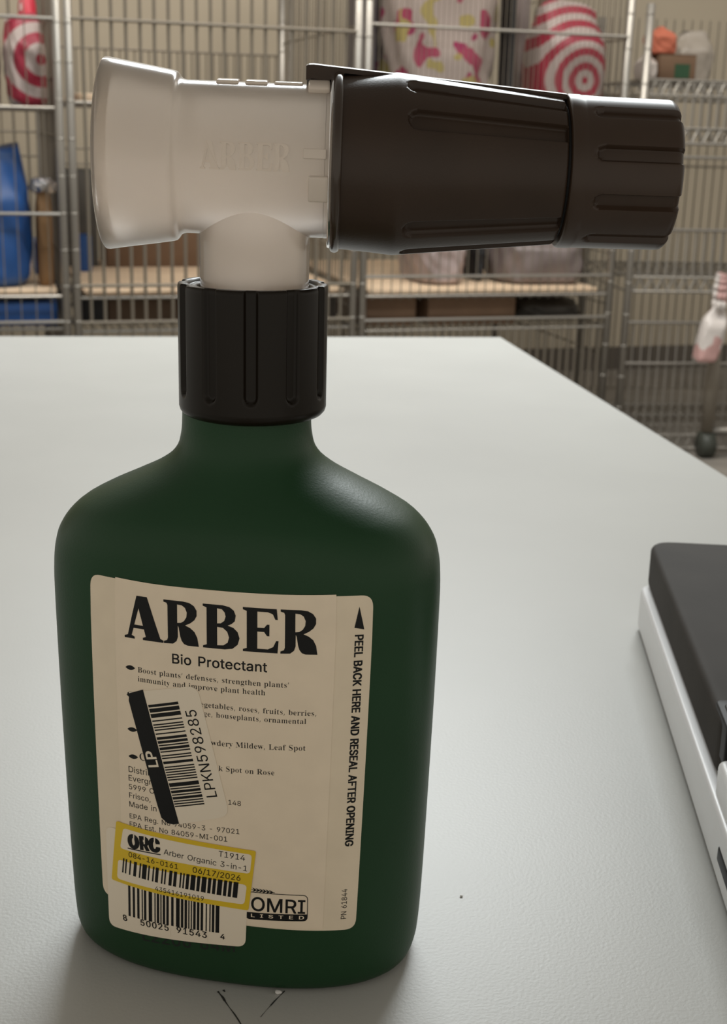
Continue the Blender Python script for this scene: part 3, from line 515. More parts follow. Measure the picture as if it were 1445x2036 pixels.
class Art:
    def __init__(self): self.v, self.f, self.m, self.o = [], [], [], []
    def poly(self, conts, off, mi, nonzero=False):
        conts = [c for c in conts if len(c) > 2]
        flat, tris = fill2d(conts, nonzero)
        base = len(self.v)
        self.v += flat; self.o += [off] * len(flat)
        for a, b, c in tris:
            A = (flat[b][0] - flat[a][0]) * (flat[c][1] - flat[a][1]) - (flat[c][0] - flat[a][0]) * (flat[b][1] - flat[a][1])
            if abs(A) < 1e-9: continue
            self.f.append((base + a, base + b, base + c) if A > 0 else (base + a, base + c, base + b)); self.m.append(mi)
    def build(self, name, mats, parent, step=1.5, wrap=None):
        bm = bmesh.new()
        lay = bm.verts.layers.float.new('off')
        vv = []
        for (x, y), o in zip(self.v, self.o):
            w = bm.verts.new((x, y, 0)); w[lay] = o; vv.append(w)
        for f, mi in zip(self.f, self.m):
            try: bm.faces.new([vv[i] for i in f]).material_index = mi
            except ValueError: pass
        xs = [p[0] for p in self.v]; ys = [p[1] for p in self.v]
        def cut(ax, k):
            no = Vector((1, 0, 0)) if ax == 0 else Vector((0, 1, 0))
            big = set()
            for f in bm.faces:
                c = [v.co[ax] for v in f.verts]
                if max(c) - min(c) > 0.8 and min(c) < k < max(c): big.add(f)
            if not big: return
            g = list(big) + list({e for f in big for e in f.edges}) + list({v for f in big for v in f.verts})
            bmesh.ops.bisect_plane(bm, geom=g, plane_co=no * k, plane_no=no, dist=1e-6)
        k = math.floor(min(xs))
        while k < max(xs): cut(0, k + 0.013); k += step
        k = math.floor(min(ys))
        while k < max(ys): cut(1, k + 0.017); k += 8
        for v in bm.verts:
            v.co = (wrap or surf)(v.co.x, v.co.y, v[lay])
        me = bpy.data.meshes.new(name); bm.to_mesh(me); bm.free()
        return link(name, me, mats, parent)
def rounded(cs, rads, n=7):
    """polygon with rounded corners"""
    out = []
    N = len(cs)
    for i in range(N):
        p0, p1, p2 = Vector(cs[i - 1]), Vector(cs[i]), Vector(cs[(i + 1) % N])
        r = rads[i] if isinstance(rads, (list, tuple)) else rads
        if r <= 0: out.append(tuple(p1)); continue
        d0, d1 = (p0 - p1).normalized(), (p2 - p1).normalized()
        a, b = p1 + d0 * r, p1 + d1 * r
        for k in range(n + 1):
            t = k / n
            q = a * (1 - t) ** 2 + p1 * 2 * t * (1 - t) + b * t * t
            out.append((q.x, q.y))
    return out
def embolden(conts, kx, ky):
    res = []
    for c in conts:
        n = len(c); o = []
        for i in range(n):
            (ax, ay), (bx, by), (cx, cy) = c[i - 1], c[i], c[(i + 1) % n]
            l1, l2 = math.hypot(bx - ax, by - ay) or 1, math.hypot(cx - bx, cy - by) or 1
            nx, ny = -(by - ay) / l1 - (cy - by) / l2, (bx - ax) / l1 + (cx - bx) / l2
            l = math.hypot(nx, ny) or 1
            o.append((bx + nx / l * kx, by + ny / l * ky))
        res.append(o)
    return res
def layout(font, s, kx=0.0, ky=0.0, track=0.0, space=0.27):
    """glyph contours of a line of text and its width"""
    out, x = [], 0.0
    for ch in s:
        if ch == ' ': x += space + track; continue
        dy = 0
        if ch == '\u2019': ch, dy = ',', 0.37
        adv, cs = font[ch]
        cs = embolden(cs, kx, ky) if kx or ky else cs
        out.append([[(px + x, py + dy) for px, py in c] for c in cs])
        x += adv + track
    xs = [p[0] for g in out for c in g for p in c]
    return out, min(xs), max(xs)
def write(art, font, s, p0, p1, off, mi, hs=1.0, to=None, **k):
    """set a line of text between two points of its baseline"""
    g, x0, x1 = layout(font, s, **k)
    to = to or lab
    a, b = Vector(to(*p0)), Vector(to(*p1))
    e = (b - a) / (x1 - x0); nn = Vector((-e.y, e.x)) * hs
    for cs in g:
        art.poly([[tuple(a + e * (x - x0) + nn * y) for x, y in c] for c in cs], off, mi, True)
def quad(cs, to=None):
    """bilinear map of the unit square on four points: top-left, top-right, bottom-right, bottom-left"""
    tl, tr, br, bl = [Vector((to or lab)(*c)) for c in cs]
    return lambda s, t: tuple((tl * (1 - s) + tr * s) * (1 - t) + (bl * (1 - s) + br * s) * t)
def bars(art, cs, seed, n, off, mi, ends=None):
    """a bar code: n modules across, dark bars of one to four modules"""
    q = quad(cs); rnd = random.Random(seed); k = 0
    while k < n:
        w = rnd.choice((1, 1, 1, 2, 2, 3))
        w = min(w, n - k)
        t1 = 1.0
        art.poly([[q(k / n, 0), q((k + w) / n, 0), q((k + w) / n, t1), q(k / n, t1)]], off, mi)
        k += w + rnd.choice((1, 1, 1, 2, 2))
LETTERS = {
    'A': [[(0, 0), (24, 0), (24, 5), (17, 8), (22, 25), (46, 25), (50, 8), (43, 5), (43, 0), (90, 0), (90, 5), (83, 8), (54, 100), (30, 100), (8, 8), (0, 5)],
          [(24, 33), (44, 33), (34.5, 72)]],
    'R': [[(0, 100), (42, 100), (56, 98), (66, 92), (72, 82), (72, 70), (67, 60), (58, 52), (47, 46), (58, 41), (67, 33), (73, 20), (76, 0), (52, 0), (44, 3), (39, 10), (36, 20),
           (33, 40), (31, 44), (31, 18), (28, 8), (20, 1), (0, 0), (0, 5), (7, 8), (9, 14), (9, 88), (7, 93), (0, 95)],
          [(30, 92), (40, 91), (47, 86), (51, 76), (50, 65), (45, 56), (38, 51), (30, 50)]],
    'B': [[(0, 100), (42, 100), (56, 97), (65, 90), (69, 79), (67, 66), (60, 59), (52, 55), (64, 51), (73, 42), (77, 28), (73, 13), (62, 3), (46, 0), (0, 0), (0, 5), (8, 8), (8, 92), (0, 95)],
          [(30, 92), (40, 91), (46, 84), (48, 75), (45, 65), (38, 59), (30, 58)], [(30, 50), (42, 49), (51, 41), (55, 28), (52, 16), (43, 9), (30, 8)]],
    'E': [[(0, 100), (70, 100), (72, 76), (67, 76), (62, 88), (52, 92), (30, 92), (30, 56), (44, 56), (50, 64), (55, 64), (55, 38), (50, 38), (44, 47), (30, 47), (30, 8), (52, 8),
           (63, 14), (69, 28), (74, 28), (72, 0), (0, 0), (0, 5), (8, 8), (8, 92), (0, 95)]]}
def arber():
    out = []
    for ch, x in (('A', 0), ('R', 91), ('B', 176), ('E', 260), ('R', 338)):
        out.append([[(px + x, py) for px, py in c] for c in LETTERS[ch]])
    return out
def px_poly(art, pts, off, mi, r=0):
    c = [lab(*p) for p in pts]
    art.poly([rounded(c, r) if r else c], off, mi)

# --- batch code printed on the plastic
art = Art()
write(art, SANS, 'L2206 64M', (284, 1869), (467, 1893), 0.05, 0, hs=0.9, kx=0.012, ky=0.012) if '6' in SANS and 'M' in SANS else None
art.build('batch_code', [CODE], BOT)
# --- the label: base sheet, booklet panel, print
art = Art()
px_poly(art, [(181, 1139), (741, 1182), (706, 1846), (206, 1775)], 0.08, 0, r=3.2)
base_label = art.build('front_label', [PAPER2], BOT)
art = Art()
px_poly(art, [(230, 1147), (300, 1160), (400, 1172), (500, 1179), (560, 1182), (668, 1182), (641, 1846), (560, 1845), (480, 1835), (400, 1821), (330, 1806), (248, 1785)], 0.15, 0)
P = 0.19
a0, b0 = Vector(lab(249, 1266)), Vector(lab(630.5, 1301.5))
e = (b0 - a0) / 414; nn = Vector((-e.y, e.x)) * 0.98
for g in arber():
    art.poly([[tuple(a0 + e * x + nn * y) for x, y in c] for c in g], P, 1)
write(art, SANS, 'Bio Protectant', (343, 1318), (531, 1336), P, 1, kx=0.012, ky=0.012, track=0.01)
SER = dict(track=0.008, space=0.20)
write(art, SERIF, 'Boost plants\u2019 defenses, strengthen plants\u2019', (275, 1336), (574, 1367), P, 1, **SER)
write(art, SERIF, 'immunity and improve plant health', (275, 1354), (527, 1382), P, 1, **SER)
write(art, SERIF, 'vegetables, roses, fruits, berries,', (391, 1403.5), (628, 1423), P, 1, **SER)
write(art, SERIF, 'ge, houseplants, ornamental', (405, 1423), (608, 1439), P, 1, **SER)
write(art, SERIF, 'wdery Mildew, Leaf Spot', (420, 1481), (607, 1492), P, 1, **SER)
write(art, SERIF, 'k Spot on Rose', (435, 1532), (545, 1541), P, 1, **SER)
write(art, SERIF, 'C', (279, 1511), (291, 1512.5), P, 1)
for s, p0, p1 in (('Distrib', (257, 1534), (303, 1543)), ('Evergr', (257, 1551), (302, 1560)), ('5999 C', (257.5, 1568), (307, 1578)), ('Frisco,', (258, 1585), (300, 1594)),
                  ('Made in', (258.5, 1603), (312, 1613)), ('148', (454, 1599), (479, 1602)), ('EPA Reg. No 94059-3 - 97021', (259, 1626), (476, 1658)),
                  ('EPA Est. No 84059-MI-001', (259, 1642), (452, 1673))):
    write(art, SANS, s, p0, p1, P, 1)
def leaf(cx, cy, w, h, tilt):
    a, b = Vector(lab(cx - w, cy - tilt)), Vector(lab(cx + w, cy + tilt))
    d = b - a; n2 = Vector((-d.y, d.x)).normalized() * (h / 7.2)
    pts = [tuple(a + d * (i / 8) + n2 * math.sin(math.pi * i / 8) ** 0.8) for i in range(9)] + [tuple(a + d * (i / 8) - n2 * math.sin(math.pi * i / 8) ** 0.8) for i in range(7, 0, -1)]
    art.poly([pts], P, 1)
for cx, cy in ((260, 1327), (263, 1379), (264, 1450), (266, 1504)): leaf(cx, cy, 9.5, 4.8, 1.5)
# certification mark
def frame_poly(outer, inner, off, mi, r): art.poly([rounded([lab(*p) for p in outer], r), rounded([lab(*p) for p in inner], r * 0.85)], off, mi)
frame_poly([(489, 1771), (612, 1779), (611, 1831), (488, 1826)], [(490.5, 1772.5), (610.5, 1780.5), (609.5, 1829.5), (489.5, 1824.5)], P, 1, 1.6)
px_poly(art, [(488, 1812), (611, 1817.5), (611, 1831), (488, 1826)], P, 1, r=[0.02, 0.02, 1.4, 1.4])
write(art, SANS, 'OMRI', (499, 1809), (606, 1816), P, 1, hs=1.02, kx=0.012, ky=0.012)
write(art, SANS, 'LISTED', (499, 1822), (604, 1827), P + 0.04, 0, hs=0.62, kx=0.02, ky=0.01, track=0.42)
for i in range(6):
    x = 506 + i * 6.6; y = 1768.5 + i * 0.95
    for sgn in (-1, 1):
        px_poly(art, [(x, y), (x - 5, y + 3.6 * sgn - 0.6), (x - 1, y + 3.2 * sgn), (x + 4.5, y + 0.6)], P, 1)
px_poly(art, [(500, 1767.2), (546, 1773.8), (546, 1775), (500, 1768.4)], P, 1)
art.build('booklet_panel', [PAPER, INK], base_label)
art = Art()
px_poly(art, [(714, 1206), (723.5, 1251), (704, 1248)], 0.13, 0)
write(art, SANS, 'PEEL BACK HERE AND RESEAL AFTER OPENING', (705.5, 1262), (685.5, 1683), 0.13, 0, hs=1.12, kx=0.042, ky=0.02, space=0.22)
write(art, SANS, 'PN 61844', (687.5, 1826), (690, 1767), 0.13, 0, hs=1.08)
art.build('peel_back_print', [INK], base_label)
# --- barcode sticker under the price sticker
art = Art()
px_poly(art, [(212, 1640), (495, 1700), (488, 1882), (219, 1838)], 0.22, 0, r=2.6)
bars(art, [(256, 1745), (437, 1785), (436, 1854), (257, 1820)], 11, 76, 0.26, 1)
px_poly(art, [(278, 1832.5), (340, 1844.5), (340, 1862), (278, 1850)], 0.28, 0)
px_poly(art, [(349, 1846.2), (413, 1857.5), (413, 1874), (349, 1863)], 0.28, 0)
for s, p0, p1 in (('8', (247, 1829), (255, 1830.5)), ('50025', (281, 1838.5), (337, 1850)), ('91543', (352, 1853), (412, 1864)), ('4', (438, 1865), (447, 1867))):
    write(art, SANS, s, p0, p1, 0.31, 1, kx=0.02, ky=0.01, track=0.05)
art.build('barcode_sticker', [STICK, INK], BOT)
# --- inventory sticker with a black band
art = Art()
px_poly(art, [(257, 1375), (392, 1362), (457, 1622), (340, 1640)], 0.24, 0, r=[0.4, 3.2, 3.2, 0.6])
px_poly(art, [(253, 1380), (260, 1377), (285.5, 1370.5), (357, 1637), (346, 1638.5), (334, 1636), (322, 1625), (314, 1600), (257.5, 1392), (258, 1385)], 0.28, 1)
bars(art, [(354.5, 1394), (408.5, 1603), (350.5, 1609), (295.5, 1401)], 5, 82, 0.28, 1)
write(art, SANS, 'LPKN598285', (432.5, 1583), (389.5, 1410), 0.28, 1, hs=1.02, kx=0.004)
write(art, SANS, 'LP', (316.5, 1524), (308.5, 1492), 0.32, 0, hs=0.95, kx=0.03, ky=0.02)
art.build('inventory_sticker', [STICK, INK], BOT)
# --- price sticker
art = Art()
px_poly(art, [(233, 1631), (509, 1691), (494, 1809), (224, 1747)], 0.34, 0, r=0.7)
px_poly(art, [(247, 1645), (501, 1698), (497, 1736), (241, 1685)], 0.38, 1, r=1.1)
px_poly(art, [(237, 1707), (491, 1758), (486, 1797), (235, 1745)], 0.38, 1, r=1.2)
P = 0.42
write(art, SANS, 'ORC', (257, 1682), (321, 1693), P, 2, hs=1.25, kx=0.09, ky=0.05, track=0.06)
px_poly(art, [(256, 1684), (321, 1697), (321, 1699), (256, 1686)], P, 2)
for x, y, w in ((268, 1665, 5), (289, 1668, 6), (309, 1671, 4)):
    px_poly(art, [(x - 1.2, y - 9), (x + 1.2, y - 9), (x + 1.2, y + 9), (x - 1.2, y + 9)], P + 0.03, 1)
write(art, SANS, 'T1914', (435, 1701), (487, 1710), P, 2)
write(art, SANS, 'Arber Organic 3-in-1', (327, 1697), (491, 1731), P, 2)
write(art, SANS, '084-16-0161', (258, 1702), (355, 1727), P, 2)
write(art, SANS, '06/17/2026', (384, 1733), (478, 1750), P, 2)
bars(art, [(247, 1705), (481, 1754), (478, 1785), (245, 1733)], 23, 78, P, 2)
write(art, SANS, '435416191019', (310, 1769), (406, 1790), P, 2, hs=1.05)
art.build('price_sticker', [YELLOW, STICK, INK], BOT)

# --- ribbed collar
def mm(v): return Vector(v) * 0.001
def groove_mask(al, cents, hw, soft):
    d = min(abs((al - c + 180) % 360 - 180) for c in cents)
    return 1 - sstep(hw - soft, hw + soft, d)
CXX = 0.8
NC = 440
cg = [3.5 + 360 / 11 * k for k in range(11)]
rows = [(159.9, 16.8), (159.9, 17.6), (160.3, 18.6), (161.2, 19.4), (162.2, 19.7)]
rows += [(162.2 + 0.5 * i, 19.7) for i in range(1, 64)] + [(194.3, 19.55), (194.6, 19.3)]
vs, fs = [], []
for k, (z, r) in enumerate(rows):
    for i in range(NC):
        al = 360 * i / NC
        d = min(abs((al - c + 180) % 360 - 180) for c in cg) * math.pi / 180 * 19.6
        # slot with a round lower end at z = 165.5
        dd = d if z > 167.5 else math.hypot(d, z - 167.5)
        g = (1 - sstep(1.2, 2.05, dd)) * 1.25
        rr = r - (g if z > 162 else 0)
        vs.append(mm((CXX + rr * math.sin(R(al)), -rr * math.cos(R(al)), z)))
inner = [(194.6, 17.2), (193.9, 17.0), (193.6, 16.6), (193.9, 16.2), (193.9, 15.2), (193.2, 14.9), (190, 14.7), (190, 0.5)]
for z, r in inner:
    for i in range(NC): vs.append(mm((CXX + 0.4 * (r < 16) + r * math.sin(R(360 * i / NC)), -r * math.cos(R(360 * i / NC)), z)))
nr = len(rows) + len(inner)
for k in range(nr - 1):
    for i in range(NC):
        j = (i + 1) % NC
        fs.append((k * NC + i, k * NC + j, (k + 1) * NC + j, (k + 1) * NC + i))
obj('ribbed_collar', vs, fs, COLLAR, BOT)

# --- sprayer along a nearly level axis
AX0, AZ0 = 1.25, 225.75
GR = Matrix.Translation(mm((AX0, 0, AZ0))) @ Matrix.Rotation(R(1.5), 4, 'Z') @ Matrix.Rotation(R(0.75), 4, 'Y') @ Matrix.Translation(mm((-AX0, 0, 0)))
def gp(x, r, al):
    """x along the sprayer, r out from its axis, al up from the side that faces the label"""
    return GR @ mm((x, -r * math.cos(R(al)), r * math.sin(R(al))))
def spin(prof, n, rfun=None, close=True):
    vs, fs = [], []
    for x, r in prof:
        for i in range(n):
            al = 360 * i / n
            vs.append(gp(x, rfun(x, r, al) if rfun else r, al))
    for k in range(len(prof) - 1):
        for i in range(n):
            j = (i + 1) % n
            fs.append((k * n + i, k * n + j, (k + 1) * n + j, (k + 1) * n + i))
    if close:
        fs.append(tuple(range(n))); fs.append(tuple((len(prof) - 1) * n + i for i in range(n))[::-1])
    return vs, fs
# milky tee: flared inlet, tube and stub as one skin
n = 128
vs, fs = spin([(-33.5, 19.5), (-35.0, 20.6), (-35.8, 21.2), (-36.5, 22.6), (-36.5, 23.2), (-36.2, 23.6), (-35.5, 23.65), (-30, 22.75), (-24, 21.85), (-19.2, 21.05), (-18.4, 20.8), (-17.9, 20.3), (-17.6, 19.7),
               (-17.0, 19.15), (-16, 18.9), (-10, 18.9), (0, 18.9), (10, 18.9), (19.2, 18.9), (19.3, 19.0), (20.4, 19.0)], n)
bm = bmesh.new()
bv = [bm.verts.new(v) for v in vs]
for f in fs: bm.faces.new([bv[i] for i in f])
bmesh.ops.recalc_face_normals(bm, faces=bm.faces)
tee = bobj('sprayer_tee', bm, MILK, BOT, True)
bm = bmesh.new()
rings_ = []
for z, r in ((190.4, 14.2), (205, 14.25), (222, 14.3)):
    rings_.append([bm.verts.new(mm((1.25 + r * math.sin(2 * math.pi * i / 96), -r * math.cos(2 * math.pi * i / 96), z))) for i in range(96)])
for a, b in zip(rings_, rings_[1:]):
    for i in range(96): bm.faces.new((a[i], a[(i + 1) % 96], b[(i + 1) % 96], b[i]))
bm.faces.new(rings_[0][::-1]); bm.faces.new(rings_[-1])
stub = bobj('stub_tmp', bm, MILK)
md = tee.modifiers.new('union', 'BOOLEAN'); md.operation = 'UNION'; md.object = stub; md.solver = 'EXACT'
bpy.context.view_layer.update()
dg = bpy.context.evaluated_depsgraph_get()
me2 = bpy.data.meshes.new_from_object(tee.evaluated_get(dg))
tee.modifiers.clear(); tee.data = me2; tee.data.name = 'sprayer_tee'
bpy.data.objects.remove(stub)
for p in tee.data.polygons: p.use_smooth = True
tee.data.set_sharp_from_angle(angle=R(38))
def pad(name, x0, x1, a0, a1, r0, r1, m, rnd=0.0004, parent=tee, nx=6, na=10):
    bm = bmesh.new()
    g = {}
    for l, r in enumerate((r0, r1)):
        for i in range(nx + 1):
            for k in range(na + 1):
                g[l, i, k] = bm.verts.new(gp(x0 + (x1 - x0) * i / nx, r, a0 + (a1 - a0) * k / na))
    for i in range(nx):
        for k in range(na):
            bm.faces.new((g[0, i, k], g[0, i + 1, k], g[0, i + 1, k + 1], g[0, i, k + 1])); bm.faces.new((g[1, i, k], g[1, i + 1, k], g[1, i + 1, k + 1], g[1, i, k + 1]))
    for i in range(nx):
        for k in (0, na): bm.faces.new((g[0, i, k], g[0, i + 1, k], g[1, i + 1, k], g[1, i, k]))
    for k in range(na):
        for i in (0, nx): bm.faces.new((g[0, i, k], g[0, i, k + 1], g[1, i, k + 1], g[1, i, k]))
    return bev(bobj(name, bm, m, parent), rnd, 3, 50)
pad('moulded_tab', -8.4, -2.8, 76, 104, 18.0, 19.55, MILKD)
pad('moulded_tab', -1.2, 4.4, 76, 104, 18.0, 19.55, MILKD)
pad('moulded_tab', 6.0, 13.2, 78, 102, 18.0, 19.4, MILKD)
pad('shoulder_block', 14.6, 20.0, 62, 118, 18.0, 20.35, MILKD, 0.0006)
pad('square_boss', 15.4, 20.3, -27, -8.5, 18.0, 20.2, MILKD, 0.0004)
pad('oval_boss', 14.0, 19.6, 3.5, 10.5, 18.0, 19.7, MILKD, 0.0008)
vs, fs = spin([(20.2, 18.5), (20.2, 21.3), (20.8, 21.5), (21.2, 21.3), (21.2, 18.5)], 96)
obj('retaining_ring', vs, fs, MILK, tee)
bm = bmesh.new()
for g in arber():
    conts = [[(-10.9 + x * 21.6 / 414, -2.6 + y * 6.6 / 100) for x, y in c] for c in g]
    tris = tessellate_polygon([[Vector((x, y, 0)) for x, y in c] for c in conts])
    flat = [p for c in conts for p in c]
    def on(p, r): return gp(p[0], r, math.degrees(p[1] / 18.9) + 1.5)
    up = [bm.verts.new(on(p, 19.22)) for p in flat]; dn = [bm.verts.new(on(p, 18.7)) for p in flat]
    for t in tris:
        try: bm.faces.new([up[i] for i in t])
        except ValueError: pass
    b0 = 0
    for c in conts:
        for i in range(len(c)):
            j = (i + 1) % len(c)
            bm.faces.new((up[b0 + i], up[b0 + j], dn[b0 + j], dn[b0 + i]))
        b0 += len(c)
bobj('raised_lettering', bm, MILKD, tee)

# brown grip with flange, sleeve plate behind, ribbed hose connector
gg = [60, 31, -43, -73, 122, 150, -122, -150]
def grip_r(x, r, al):
    if x < 30 or x > 78.6: return r
    d = min(abs((al - c + 180) % 360 - 180) for c in gg) * math.pi / 180 * 20
    dd = d if x > 41.5 else math.hypot(d, x - 41.5)
    return r - 1.7 * (1 - sstep(1.9, 2.6, dd))
prof = [(21.0, 19.5), (22.2, 21.55), (24, 21.6), (30, 22.0), (35.5, 22.5), (36.6, 22.62), (37.4, 22.6)]
prof += [(37.4 + 0.5 * i, 22.6 - (22.6 - 18.45) * (0.5 * i) / 40.8) for i in range(1, 82)] + [(78.4, 18.3), (78.7, 17.9), (78.7, 15.0)]
vs, fs = spin(prof, 480, grip_r)
grip = obj('sprayer_grip', vs, fs, BROWN, BOT)
grip.data.set_sharp_from_angle(angle=R(50))
vs, fs = spin([(20.9 + 1.25 - 1.25 * math.cos(R(a)), 21.55 + 1.0 * math.sin(R(a))) for a in range(0, 181, 15)], 160, close=False)
obj('flange_rim', vs, fs, mat('glossy_brown_rim', (0.042, 0.028, 0.019), 0.2), grip)
pl = []
bm = bmesh.new()
st = [(13.9, 0), (14.6, 0.35), (15.6, 0.5)] + [(15.6 + 4 * i, 0.5) for i in range(1, 16)] + [(79.4, 0.5)]
g = {}
for i, (x, lift) in enumerate(st):
    ro = 23.55 + lift - (x - 15) * 4.75 / 64.4
    for k in range(13):
        al = 78 + 54 * k / 12
        g[i, k, 0] = bm.verts.new(gp(x, ro, al)); g[i, k, 1] = bm.verts.new(gp(x, ro - (3.4 if x < 21 else 1.2), al))
for i in range(len(st) - 1):
    for k in range(12):
        bm.faces.new((g[i, k, 0], g[i + 1, k, 0], g[i + 1, k + 1, 0], g[i, k + 1, 0])); bm.faces.new((g[i, k, 1], g[i + 1, k, 1], g[i + 1, k + 1, 1], g[i, k + 1, 1]))
    for k in (0, 12): bm.faces.new((g[i, k, 0], g[i + 1, k, 0], g[i + 1, k, 1], g[i, k, 1]))
for i in (0, len(st) - 1):
    for k in range(12): bm.faces.new((g[i, k, 0], g[i, k + 1, 0], g[i, k + 1, 1], g[i, k, 1]))
bobj('slide_plate', bm, BROWN2, BOT)
hg = [16 + 36 * k for k in range(10)]
def hose_r(x, r, al):
    if x < 82: return r
    d = min(abs((al - c + 180) % 360 - 180) for c in hg) * math.pi / 180 * 19
    dd = d if x > 87.5 else math.hypot(d, x - 87.5)
    return r - 1.4 * (1 - sstep(1.5, 2.1, dd)) * (1 if r > 16 else 0)
prof = [(79.5, 14), (79.5, 18.6), (79.7, 19.0), (80.2, 19.2), (82.9, 19.2), (83.3, 19.05)]
prof += [(83.3 + 0.58 * i, 19.05 - 0.006 * i) for i in range(1, 39)] + [(106.3, 18.7), (107.0, 18.1), (107.4, 17.3), (107.4, 14.6), (100, 14.4), (100, 0.5)]
vs, fs = spin(prof, 400, hose_r)
hc = obj('hose_connector', vs, fs, BROWN2, BOT)
hc.data.set_sharp_from_angle(angle=R(50))
vs, fs = spin([(78.0, 16.5), (80.5, 16.5)], 64)
obj('swivel_neck', vs, fs, DARKGAP, hc)

# ------------------------------------------------------------------ white desktop machine at the right edge of the table
WHITE = mat('white_moulded_plastic', (0.66, 0.66, 0.66), 0.35, bump=0.05, bscale=1500)
GREYLID = mat('charcoal_textured_plastic', (0.046, 0.041, 0.036), 0.72, var=0.12, scale=25, bump=0.1, bscale=1600, spec=0.12)
BLACK = mat('black_plastic', (0.010, 0.010, 0.010), 0.5, spec=0.15)
B0, N0 = at_z(1263, 1241, 0), at_z(1445, 1836, 0)
dv = (N0 - B0).normalized()
mrz = math.atan2(dv.y, dv.x) + math.pi / 2          # local -y runs along the left edge towards the camera
MACH = thing('desktop_machine', 'white desktop machine with charcoal lid standing at the right of the table', 'machine', (B0.x, B0.y, 0), mrz)
def rbox(name, m, x0, y0, z0, x1, y1, z1, rc, rb, parent=MACH, seg=6):
    """box with round upright corners rc and soft edges rb"""
    pts = rounded([(x0, y0), (x1, y0), (x1, y1), (x0, y1)], rc, seg)
    n = len(pts)
    vs = [(x, y, z0) for x, y in pts] + [(x, y, z1) for x, y in pts]
    fs = [tuple(range(n))[::-1], tuple(range(n, 2 * n))] + [(i, (i + 1) % n, n + (i + 1) % n, n + i) for i in range(n)]
    return bev(obj(name, vs, fs, m, parent), rb, 4, 50)
rbox('dark_gap_strip', BLACK, 0.0012, -0.298, 0.0, 0.198, -0.0012, 0.0022, 0.008, 0.0003)  # black strip stands for the shaded gap under the base
base = rbox('base_housing', WHITE, 0.0, -0.30, 0.0018, 0.20, 0.0, 0.0215, 0.009, 0.0016)
FRONT_Y = -0.212
rbox('front_housing', WHITE, 0.0016, -0.2995, 0.0200, 0.1984, FRONT_Y, 0.0330, 0.004, 0.0022)
lid = rbox('lid', GREYLID, 0.0036, FRONT_Y + 0.0012, 0.0216, 0.197, 0.0065, 0.0425, 0.013, 0.0028)
rbox('latch_recess', BLACK, 0.0042, FRONT_Y + 0.0004, 0.0288, 0.05, FRONT_Y + 0.026, 0.0432, 0.003, 0.0008, lid)
rbox('latch_button', mat('black_button', (0.012, 0.012, 0.012), 0.45, spec=0.2), 0.0062, FRONT_Y - 0.0006, 0.0262, 0.05, FRONT_Y + 0.0225, 0.0438, 0.003, 0.0014, lid)
slot = rbox('vent_slot', BLACK, -0.0004, -0.258, 0.0085, 0.004, -0.236, 0.0142, 0.0015, 0.0012, base)

